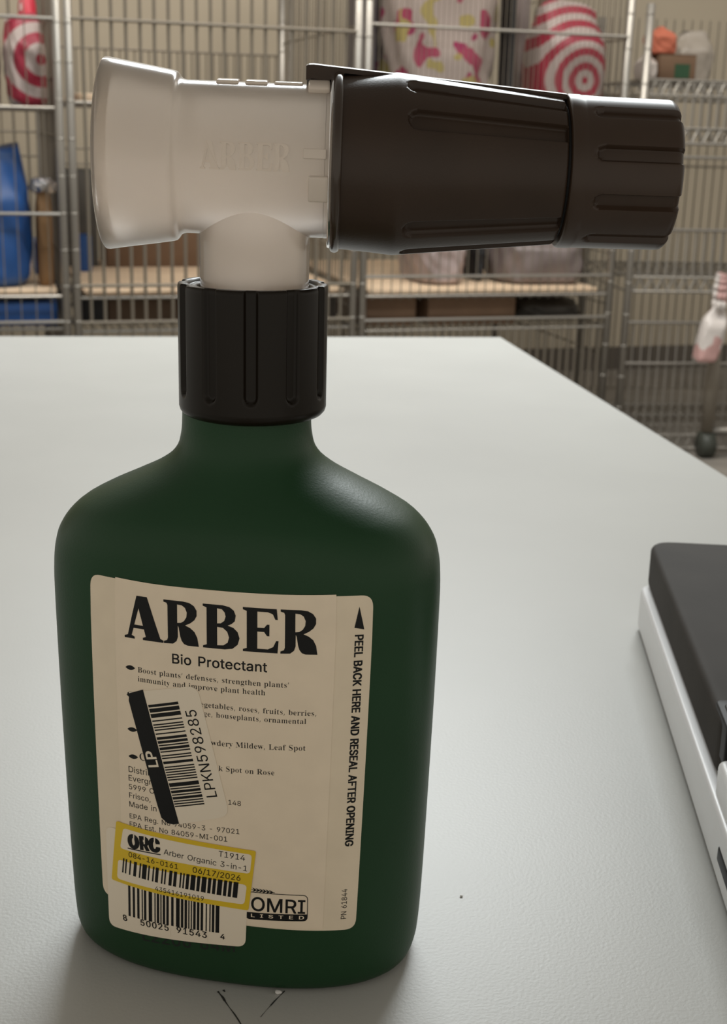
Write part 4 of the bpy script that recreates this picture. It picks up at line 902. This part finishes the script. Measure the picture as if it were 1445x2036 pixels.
# ------------------------------------------------------------------ wire racks behind the table
def rack(name, label, fr, s0, s1, dep, ztop, shelves, rails, postr=0.0125, side=True, wsp=0.041, wr=0.0027, back=True, backh=None, bars_back=None, drop=0.0, front=None, fmat=None, dark_rails=False, group='zinc wire racks along the wall'):
    """upright wire rack: four posts on castors, wire decks with truss edges, back and side grids, front rails"""
    root = thing(name, label, 'rack', fr.pt(s0, 0, ZF), fr.rz, group)
    W = s1 - s0
    for sx in (0, W):
        for ty in (0, dep):
            bm = bmesh.new()
            add_rod(bm, (sx, ty, 0.09), (sx, ty, ztop - ZF), postr, 12)
            k = 0.15
            while k < ztop - ZF:
                add_rod(bm, (sx, ty, k), (sx, ty, k + 0.004), postr * 1.06, 12); k += 0.10
            po = bobj('post', bm, CHROME, root, True)
            bm = bmesh.new()
            add_rod(bm, (sx - 0.012, ty, 0.045), (sx + 0.012, ty, 0.045), 0.045, 20)
            bobj('caster', bm, CASTER, root)
    for z in shelves:
        bm = bmesh.new()
        zz = z - ZF
        for ty in (0.0, dep):
            add_rod(bm, (0, ty, zz), (W, ty, zz), 0.0042, 6)
            if not drop: continue
            add_rod(bm, (0, ty, zz - drop), (W, ty, zz - drop), 0.0048, 6)
            nseg = max(4, int(W / 0.018))
            for i in range(nseg):
                xa, xb = W * i / nseg, W * (i + 1) / nseg
                add_rod(bm, (xa, ty, zz - drop * (i % 2)), (xb, ty, zz - drop * ((i + 1) % 2)), 0.0036, 5)
        for sx in (0, W):
            add_rod(bm, (sx, 0, zz), (sx, dep, zz), 0.004, 6)
            if drop: add_rod(bm, (sx, 0, zz - drop), (sx, dep, zz - drop), 0.004, 6)
        nw = int(W / 0.025)
        for i in range(1, nw):
            add_rod(bm, (W * i / nw, 0, zz + 0.003), (W * i / nw, dep, zz + 0.003), 0.0018, 4)
        for k in (0.33, 0.67): add_rod(bm, (0, dep * k, zz - 0.002), (W, dep * k, zz - 0.002), 0.003, 6)
        bobj('wire_shelf', bm, CHROME, root)
    if back:
        bm = bmesh.new(); zb = (backh[0] if backh else ZF + 0.12) - ZF; zt = (backh[1] if backh else ztop) - ZF
        nw = max(2, int(W / wsp))
        for i in range(1, nw): add_rod(bm, (W * i / nw, dep, zb), (W * i / nw, dep, zt), wr, 5)
        for z in (bars_back or []): add_rod(bm, (0, dep - 0.006, z - ZF), (W, dep - 0.006, z - ZF), wr * 1.3, 5)
        bobj('back_grid', bm, GRIDW, root)
    for fz0, fz1, sp, fr_ in (front or []):
        bm = bmesh.new(); nw = max(2, int(W / sp))
        for i in range(1, nw): add_rod(bm, (W * i / nw, 0.0, fz0 - ZF), (W * i / nw, 0.0, fz1 - ZF), fr_, 5)
        bobj('front_grid', bm, fmat or GRIDW, root)
    if side:
        for sx in ((0, W) if side == 2 else (W,)):
            bm = bmesh.new()
            nw = max(2, int(dep / 0.036))
            for i in range(1, nw): add_rod(bm, (sx, dep * i / nw, 0.12), (sx, dep * i / nw, ztop - ZF), 0.0024, 5)
            for k in range(1, int((ztop - ZF) / 0.16)): add_rod(bm, (sx, 0, k * 0.16), (sx, dep, k * 0.16), 0.003, 5)
            bobj('side_grid', bm, GRIDW, root)
    for z in rails:
        bm = bmesh.new(); add_rod(bm, (0, -0.006, z - ZF), (W, -0.006, z - ZF), 0.005, 8)
        bobj('front_rail', bm, GRIDW if dark_rails else CHROME, root)
    return root
CASTER = mat('dark_green_caster', (0.045, 0.05, 0.04), 0.5)
GRIDW = mat('backlit_zinc_grid', (0.19, 0.165, 0.13), 0.5, metal=0.2)  # darkness of wires seen against the light is put into this colour
def Z(x, y, t=0.0, fr=RACK): return fr.sz(x, y, t)[1]
def S(x, y, t=0.0, fr=RACK): return fr.sz(x, y, t)[0]
DEP = 0.95
sM0, sM1 = S(150, 500), S(703, 500)
sR0, sR1 = S(703, 500) + 0.03, S(1210, 600)
sL1 = S(128, 500)
sL0 = sL1 - 0.95
zT = Z(430, 212); zB = Z(430, 590)
zR = Z(900, 588)
FLR = ZF + 0.10
rack('wire_rack', 'wire rack standing behind the neck of the green bottle, with bare upper grid', RACK, sM0, sM1, DEP, 0.95, [zT, zB, Z(430, 655)], [Z(430, 566), Z(430, 50), Z(430, 637)],
     wsp=0.024, backh=(zT, Z(400, 105, DEP)), bars_back=[Z(400, 105, DEP), Z(400, 300, DEP), Z(400, 330, DEP)], front=[(FLR, 0.95, 0.0385, 0.0048)], dark_rails=True)
rack('wire_rack', 'wire rack behind the brown sprayer, holding bullseye and floral plastic bags', RACK, sR0, sR1, DEP, 0.95, [Z(900, 235), zR, Z(900, 655)], [Z(900, 56), Z(960, 633), Z(900, 549)],
     wsp=0.03, bars_back=[Z(900, 300, DEP)], front=[(Z(900, 235), 0.95, 0.016, 0.0011), (zR - 0.01, Z(900, 480), 0.03, 0.0018), (FLR, Z(960, 633), 0.026, 0.0034)])
rack('wire_rack', 'wire rack at the left edge with blue bag and red ring bag', RACK, sL0, sL1, DEP, 0.95, [Z(60, 214), Z(60, 590), Z(60, 655)], [Z(60, 35), Z(60, 425), Z(60, 640)],
     bars_back=[Z(60, 262, DEP), Z(60, 310, DEP)], front=[(FLR, 0.95, 0.04, 0.0016)])
RK2 = Frame((RACK.pt(sR1, 0, 0).x + 0.055, RACK.pt(sR1, 0, 0).y - 0.02), 7.0)
z2 = lambda y, t=0.0: RK2.sz(1340, y, t)[1]
r2 = rack('wire_rack', 'wire rack at the right edge with bare truss shelves and castors', RK2, 0.0, 1.0, 0.50, 0.62, [z2(160), z2(255), z2(552), z2(865)], [z2(312), z2(457), z2(641), z2(722)], wsp=0.031, drop=0.045,
     bars_back=[z2(330, .5), z2(770, .5), z2(810, .5)], front=[(z2(552), z2(457), 0.029, 0.0036), (z2(255), z2(160), 0.026, 0.0034), (z2(865), z2(641), 0.029, 0.0028)], fmat=CHROME)
SPANS = {id(RACK): [(sL0, sL1), (sM0, sM1), (sR0, sR1)], id(RK2): [(0.0, 1.0)]}
def within(fr, s0, s1, mg=0.022):
    """keep a thing between the posts of its own rack"""
    best = max(SPANS.get(id(fr), []), key=lambda q: min(s1, q[1]) - max(s0, q[0]), default=None)
    if best and min(s1, best[1]) - max(s0, best[0]) > 0: return max(s0, best[0] + mg), min(s1, best[1] - mg)
    return s0, s1

# ---- things on the racks
def crate(name, label, cat, px, t, dep, m, fr=RACK, group=None, zbase=None, rb=0.004):
    """carton: closed box with a top seam and folded flaps"""
    x0, y0, x1, y1 = px
    s0, zb = fr.sz(x0, y1, t); s1, zt = fr.sz(x1, y0, t)[0], fr.sz((x0 + x1) / 2, y0, t)[1]
    zb = zbase if zbase is not None else fr.sz((x0 + x1) / 2, y1, t)[1]
    s0, s1 = within(fr, s0, s1)
    root = thing(name, label, cat, fr.pt(s0, t, zb), fr.rz, group)
    W, Hh = s1 - s0, zt - zb
    bm = bmesh.new(); add_box(bm, 0, 0, 0, W, dep, Hh - 0.003)
    bev(bobj('box_body', bm, m, root), rb, 2)
    for a, b in ((0, dep / 2 - 0.001), (dep / 2 + 0.001, dep)):
        bm = bmesh.new(); add_box(bm, 0.001, a, Hh - 0.0032, W - 0.001, b, Hh)
        bobj('box_flap', bm, m, root)
    return root
def bag(name, label, cat, px, t, dep, m, fr=RACK, seed=1, pinch=0.55, group=None, lean=0.0, handles=True, hm=None, zbase=None, wr=0.06):
    """soft filled carrier bag: bulging body, creases, gathered mouth, two handle loops"""
    x0, y0, x1, y1 = px
    s0, s1 = fr.sz(x0, (y0 + y1) / 2, t)[0], fr.sz(x1, (y0 + y1) / 2, t)[0]
    zb, zt = fr.sz((x0 + x1) / 2, y1, t)[1], fr.sz((x0 + x1) / 2, y0, t)[1]
    if zbase is not None: zb = zbase
    s0, s1 = within(fr, s0, s1)
    W, Hh = s1 - s0, zt - zb
    root = thing(name, label, cat, fr.pt((s0 + s1) / 2, t + dep / 2, zb), fr.rz, group)
    rnd = random.Random(seed)
    ph = [rnd.uniform(0, 6.28) for _ in range(8)]
    N, K = 64, 34
    vs, fs = [], []
    for k in range(K + 1):
        v = k / K
        prof = min(1.0, (v / 0.07) ** 0.5 if v < 0.07 else 1.0)
        top = 1 - (1 - pinch) * sstep(0.72, 1.0, v)
        for i in range(N):
            a = 2 * math.pi * i / N
            cx, cy = spow(math.cos(a), 0.55), spow(math.sin(a), 0.75)
            wob = 1 + wr * (0.5 * math.sin(3 * a + ph[0] + 5 * v) + 0.35 * math.sin(7 * a + ph[1] - 9 * v) + 0.3 * math.sin(11 * a + ph[2] + 15 * v + 2 * math.sin(4 * v + ph[3])))
            x = W / 2 * cx * (0.90 + 0.1 * math.sin(math.pi * v)) * top * wob * (0.85 + 0.15 * prof)
            y = dep / 2 * cy * (1 - 0.75 * sstep(0.6, 1.0, v)) * wob * (0.8 + 0.2 * prof)
            z = Hh * v + 0.012 * math.sin(2 * a + ph[4]) * sstep(0.6, 1, v) * (1 if Hh > 0.15 else 0.3)
            vs.append((x + lean * z, y, max(0.0, z)))
    for k in range(K):
        for i in range(N):
            j = (i + 1) % N
            fs.append((k * N + i, k * N + j, (k + 1) * N + j, (k + 1) * N + i))
    fs.append(tuple(range(N))[::-1]); fs.append(tuple(K * N + i for i in range(N)))
    obj('bag_body', vs, fs, m, root)
    if handles:
        for sy in (-1, 1):
            bm = bmesh.new()
            w2, prev = W * pinch * 0.28, None
            for q in range(13):
                b = math.pi * q / 12
                p = Vector((-w2 * math.cos(b) + lean * Hh, sy * 0.02, Hh - 0.01 + 0.11 * math.sin(b)))
                if prev: add_rod(bm, prev, p, 0.009, 6)
                prev = p
            bobj('bag_handle', bm, hm or m, root, True)
    return root
RED, PALE = (0.30, 0.014, 0.040, 1), (0.40, 0.33, 0.31, 1)
def ring_bag(label, px, t, dep, cpx, period, seed, **k):
    x0, y0, x1, y1 = px
    s0, s1 = RACK.sz(x0, (y0 + y1) / 2, t)[0], RACK.sz(x1, (y0 + y1) / 2, t)[0]
    zb = k.get('zbase') if k.get('zbase') is not None else RACK.sz((x0 + x1) / 2, y1, t)[1]
    cs, cz = RACK.sz(cpx[0], cpx[1], t)
    s0, s1 = within(RACK, s0, s1)
    m = rings('printed_ring_film', RED, PALE, cs - (s0 + s1) / 2, cz - zb, period, 0.5)
    return bag('shopping_bag', label, 'bag', px, t, dep, m, seed=seed, group='plastic shopping bags on the racks', **k)
KRAFT = mat('brown_cardboard', (0.16, 0.095, 0.055), 0.75, var=0.1, scale=14)
KRAFTD = mat('dark_cardboard', (0.11, 0.07, 0.043), 0.75, var=0.1, scale=14)
WOOD = mat('pale_board', (0.80, 0.61, 0.43), 0.6, var=0.06, scale=12)
BLUE = mat('blue_woven_plastic', (0.012, 0.07, 0.24), 0.45, var=0.25, scale=9)
BLUE2 = mat('blue_moulded_plastic', (0.012, 0.075, 0.27), 0.4)
NAVY = mat('navy_film', (0.055, 0.05, 0.075), 0.4, var=0.3, scale=12)
GREYF = mat('mauve_grey_film', (0.20, 0.165, 0.16), 0.4, var=0.25, scale=10)
BLK = mat('black_fabric', (0.012, 0.012, 0.014), 0.6)
SILV = mat('silver_crinkled_foil', (0.6, 0.6, 0.62), 0.25, metal=0.8, bump=0.5, bscale=60)
TAN = mat('tan_paper_sack', (0.25, 0.14, 0.06), 0.7, var=0.15, scale=12)
WHITEF = mat('clear_white_film', (0.52, 0.47, 0.44), 0.25, var=0.12, scale=14)

def slab(name, label, cat, x0, x1, t0, t1, z, th, m, fr=RACK, group=None):
    """thin board with a rounded edge and cut corners, lying flat"""
    s0, s1 = within(fr, fr.sz(x0, 560, t0)[0], fr.sz(x1, 560, t0)[0])
    W, D = s1 - s0, t1 - t0
    pts = rounded([(0, 0), (W, 0), (W, D), (0, D)], 0.012)
    n = len(pts)
    vs = [(x, y, 0) for x, y in pts] + [(x, y, th) for x, y in pts]
    o = bev(obj(name, vs, [tuple(range(n))[::-1], tuple(range(n, 2 * n))] + [(i, (i + 1) % n, n + (i + 1) % n, n + i) for i in range(n)], m), 0.002, 2)
    o.location = fr.pt(s0, t0, z); o.rotation_euler = (0, 0, fr.rz)
    return tag(o, label, cat, group)
DK = 0.0052                                       # top of the deck wires above the shelf line
zL, zLT = Z(60, 590) + DK, Z(60, 214) + DK
zMB, zMT, zMF = zB + DK, zT + DK, Z(430, 655) + DK
zRB, zRT, zRF = zR + DK, Z(900, 235) + DK, Z(900, 655) + DK
zLF = Z(60, 655) + DK
BG = 'plastic shopping bags on the racks'
# left rack
ring_bag('white shopping bag with red rings on the left rack beside its post', (12, 30, 120, 212), 0.06, 0.24, (82, 118), 0.058, 3, zbase=zLT, handles=False, pinch=0.95, wr=0.10)
bag('shopping_bag', 'pale pink plastic bag cut by the left frame edge', 'bag', (-90, 20, 2, 212), 0.10, 0.2, mat('pink_film', (0.36, 0.26, 0.26), 0.4, var=0.15, scale=10), seed=5, handles=False, pinch=0.8, group=BG, zbase=zLT)
bag('shopping_bag', 'white bag with bright red print at the very top left', 'bag', (36, -60, 94, 34), 0.42, 0.14, blotches('red_white_film', (0.70, 0.62, 0.6, 1), [(0.55, 0.02, 0.05, 1)], 14), seed=6, handles=False, group=BG, zbase=zLT)
slab('liner_board', 'pale board under the blue tote bag on the left rack', 'board', -60, 122, 0.015, 0.93, zL, 0.014, WOOD, group='pale boards lining the wire shelves')
bag('tote_bag', 'large blue woven tote bag standing at the left edge', 'bag', (-140, 292, 66, 590), 0.03, 0.30, BLUE, seed=8, pinch=0.92, handles=False, zbase=zL + 0.014, wr=0.04)
bag('paper_sack', 'tan paper sack with a silver folded top beside the blue tote bag', 'sack', (72, 366, 112, 500), 0.08, 0.10, TAN, seed=9, pinch=0.75, handles=False, zbase=zL + 0.014)
_sk = [o for o in bpy.data.objects if o.name == 'paper_sack'][0]
bm = bmesh.new(); bmesh.ops.create_icosphere(bm, subdivisions=4, radius=1.0)
zk = Z(88, 366, 0.13) - zL - 0.014
for v in bm.verts:
    q = v.co.copy()
    v.co = Vector((q.x * 0.036, q.y * 0.032, zk - 0.005 + q.z * 0.022)) * 1.0 + Vector((0.004 * math.sin(9 * q.y + 5 * q.z), 0.004 * math.sin(11 * q.x), 0.005 * math.sin(8 * q.x + 7 * q.y)))
bobj('foil_top', bm, SILV, _sk, True)
crate('storage_bin', 'blue plastic bin on the lowest shelf at the left edge', 'bin', (-160, 602, 116, 640), 0.04, 0.5, BLUE2, zbase=zLF)
crate('storage_bin', 'small blue bin behind the tan sack on the left rack', 'bin', (70, 482, 122, 560), 0.40, 0.2, BLUE2, zbase=zL + 0.014)
# middle rack
slab('liner_board', 'pale board behind the bottle collar on the middle rack', 'board', 158, 697, 0.015, 0.93, zMB, 0.014, WOOD, group='pale boards lining the wire shelves')
slab('liner_board', 'pale board on the upper shelf beside the flared sprayer end', 'board', 158, 330, 0.016, 0.5, zMT, 0.020, WOOD, group='pale boards lining the wire shelves')
crate('carton', 'brown carton on the pale board behind the flared sprayer end', 'carton', (212, 425, 660, 530), 0.66, 0.22, KRAFT, zbase=zMB + 0.014, group='cartons on the racks')
crate('storage_bin', 'dark grey bin behind the left end of the sprayer', 'bin', (128, 337, 190, 530), 0.68, 0.18, mat('dark_grey_bin', (0.075, 0.07, 0.062), 0.6, var=0.2, scale=10), zbase=zMB + 0.014)
crate('storage_bin', 'narrow blue bin at the left end of the pale board', 'bin', (152, 468, 182, 540), 0.52, 0.08, BLUE2, zbase=zMB + 0.014)
crate('carton', 'black carton below the left end of the pale board', 'carton', (160, 588, 212, 645), 0.10, 0.4, BLK, zbase=zMF, group='cartons on the racks')
crate('carton', 'dark brown carton below the pale board, left of the bottle collar', 'carton', (216, 592, 520, 645), 0.10, 0.4, KRAFTD, zbase=zMF, group='cartons on the racks')
crate('carton', 'dark grey carton below the pale board, right of the bottle collar', 'carton', (560, 588, 692, 645), 0.10, 0.4, mat('dark_grey_card', (0.07, 0.06, 0.05), 0.7), zbase=zMF, group='cartons on the racks')
# rack behind the sprayer
FLORAL = blotches('white_film_with_pink_prints', (0.40, 0.33, 0.30, 1), [(0.30, 0.02, 0.09, 1), (0.32, 0.04, 0.09, 1), (0.36, 0.29, 0.10, 1)], 11, 0.35, 0.60)
bag('shopping_bag', 'dark navy bag beside the post above the brown grip', 'bag', (722, -190, 756, 235), 0.14, 0.2, NAVY, seed=21, pinch=0.7, group=BG, zbase=zRT, handles=False)
bag('shopping_bag', 'white bag with pink and yellow prints above the brown grip', 'bag', (780, -190, 1010, 235), 0.05, 0.34, FLORAL, seed=22, pinch=0.7, group=BG, zbase=zRT, handles=False, wr=0.09)
bag('shopping_bag', 'mauve grey bag left of the red ring bag', 'bag', (1030, -190, 1060, 235), 0.34, 0.14, GREYF, seed=23, pinch=0.8, group=BG, zbase=zRT, handles=False)
bag('shopping_bag', 'thin black bag between the floral and mauve grey bags', 'bag', (1016, -190, 1030, 235), 0.08, 0.10, BLK, seed=24, pinch=0.8, group=BG, zbase=zRT, handles=False)
ring_bag('white shopping bag with red rings above the hose connector', (1088, 4, 1245, 235), 0.04, 0.26, (1163, 160), 0.042, 25, zbase=zRT, handles=False, pinch=0.92, wr=0.045)
bag('shopping_bag', 'brown and black filled bag behind the top of the red ring bag', 'bag', (1105, -60, 1225, 235), 0.50, 0.2, blotches('brown_black_film', (0.13, 0.10, 0.07, 1), [(0.02, 0.02, 0.02, 1)], 14), seed=26, pinch=0.7, group=BG, zbase=zRT, handles=False)
slab('liner_board', 'pale board below the brown grip on the right of the collar', 'board', 726, 1190, 0.015, 0.93, zRB, 0.014, WOOD, group='pale boards lining the wire shelves')
bag('shopping_bag', 'pale lilac plastic bag below the middle of the brown grip', 'bag', (838, 455, 940, 580), 0.10, 0.30, mat('lilac_film', (0.36, 0.29, 0.28), 0.35, var=0.25, scale=12), seed=31, group=BG, zbase=zRB + 0.014, handles=False)
bag('shopping_bag', 'black shape for the dark gap between bags below the end of the brown grip', 'bag', (946, 470, 968, 580), 0.20, 0.25, BLK, seed=32, group=BG, zbase=zRB + 0.014, handles=False)  # black filler added for the shade between the two bags
bag('shopping_bag', 'wide mauve plastic bag below the hose connector', 'bag', (1008, 455, 1180, 580), 0.08, 0.30, GREYF, seed=33, group=BG, zbase=zRB + 0.014, handles=False)
crate('carton', 'brown carton on the low shelf right of the collar', 'carton', (722, 588, 828, 645), 0.06, 0.4, KRAFT, zbase=zRF, group='cartons on the racks')
crate('carton', 'wide brown carton on the low shelf above the table corner', 'carton', (850, 588, 1026, 645), 0.06, 0.4, KRAFT, zbase=zRF, group='cartons on the racks')
bag('shopping_bag', 'dark grey bag on the low shelf beside the wide brown carton', 'bag', (1034, 590, 1180, 650), 0.10, 0.3, mat('charcoal_film', (0.05, 0.045, 0.04), 0.5, var=0.3, scale=12), seed=34, group=BG, zbase=zRF, handles=False)
# rack at the right edge
zE = z2(160) + DK
gbx = crate('carton', 'brown carton with a green panel on the right rack', 'carton', (1308, 108, 1386, 160), 0.14, 0.16, KRAFT, RK2, zbase=zE, group='cartons on the racks')
bag('orange_cloth', 'orange cloth heap on the small brown carton', 'cloth', (1296, 52, 1352, 110), 0.15, 0.12, mat('orange_cloth', (0.50, 0.14, 0.08), 0.7), RK2, 41, 0.15, handles=False, zbase=RK2.sz(1347, 108, 0.14)[1])
bag('shopping_bag', 'clear white bag left of the carton with green panel', 'bag', (1276, 108, 1312, 160), 0.08, 0.14, WHITEF, RK2, 42, 0.6, group=BG, handles=False, zbase=zE)
bag('shopping_bag', 'pale grey bag behind and right of the carton with green panel', 'bag', (1350, 66, 1425, 160), 0.32, 0.12, mat('pale_grey_film', (0.30, 0.265, 0.225), 0.4, var=0.1), RK2, 43, 0.85, group=BG, handles=False, zbase=zE)
W_ = RK2.sz(1386, 130, 0.14)[0] - RK2.sz(1308, 130, 0.14)[0]
bm = bmesh.new(); add_box(bm, W_ * 0.40, -0.0015, 0.008, W_ * 0.78, 0.001, 0.05); bobj('green_panel', bm, mat('green_print', (0.02, 0.07, 0.03), 0.6), gbx)
# wheeled stand with a plastic bag at the right edge
fp = at_z(1400, 908, ZF)
ST = thing('wheeled_stand', 'grey upright stand on a dark caster by the right frame edge', 'stand', (fp.x, fp.y, ZF), 0.1)
zs_ = None
d = ray(1412, 655); kk = (fp.y - CAM.y) / d.y
ztop_ = CAM.z + d.z * kk - ZF
bm = bmesh.new(); add_rod(bm, (0, 0, 0.085), (0, 0, ztop_), 0.021, 20); bobj('pole', bm, mat('taupe_painted_tube', (0.20, 0.175, 0.14), 0.45), ST, True)
bm = bmesh.new(); add_rod(bm, (-0.022, 0, 0.042), (0.022, 0, 0.042), 0.042, 28); bobj('caster', bm, CASTER, ST, True)
bm = bmesh.new(); add_rod(bm, (0.0, 0.0, 0.088), (0.42, -0.03, 0.088), 0.014, 12); bobj('foot_bar', bm, CHROME, ST, True)
bm = bmesh.new(); add_rod(bm, (0.40, -0.03, 0.042), (0.444, -0.03, 0.042), 0.042, 28); bobj('caster', bm, CASTER, ST, True)
FS = Frame((fp.x, fp.y), 5.0)
bag('shopping_bag', 'white and pink plastic bag hanging at the right edge', 'bag', (1388, 612, 1436, 722), -0.10, 0.075, blotches('white_pink_film', (0.64, 0.59, 0.56, 1), [(0.56, 0.34, 0.32, 1)], 13, 0.3, 0.52), FS, 51, 0.35, group=BG, handles=True, lean=0.18)
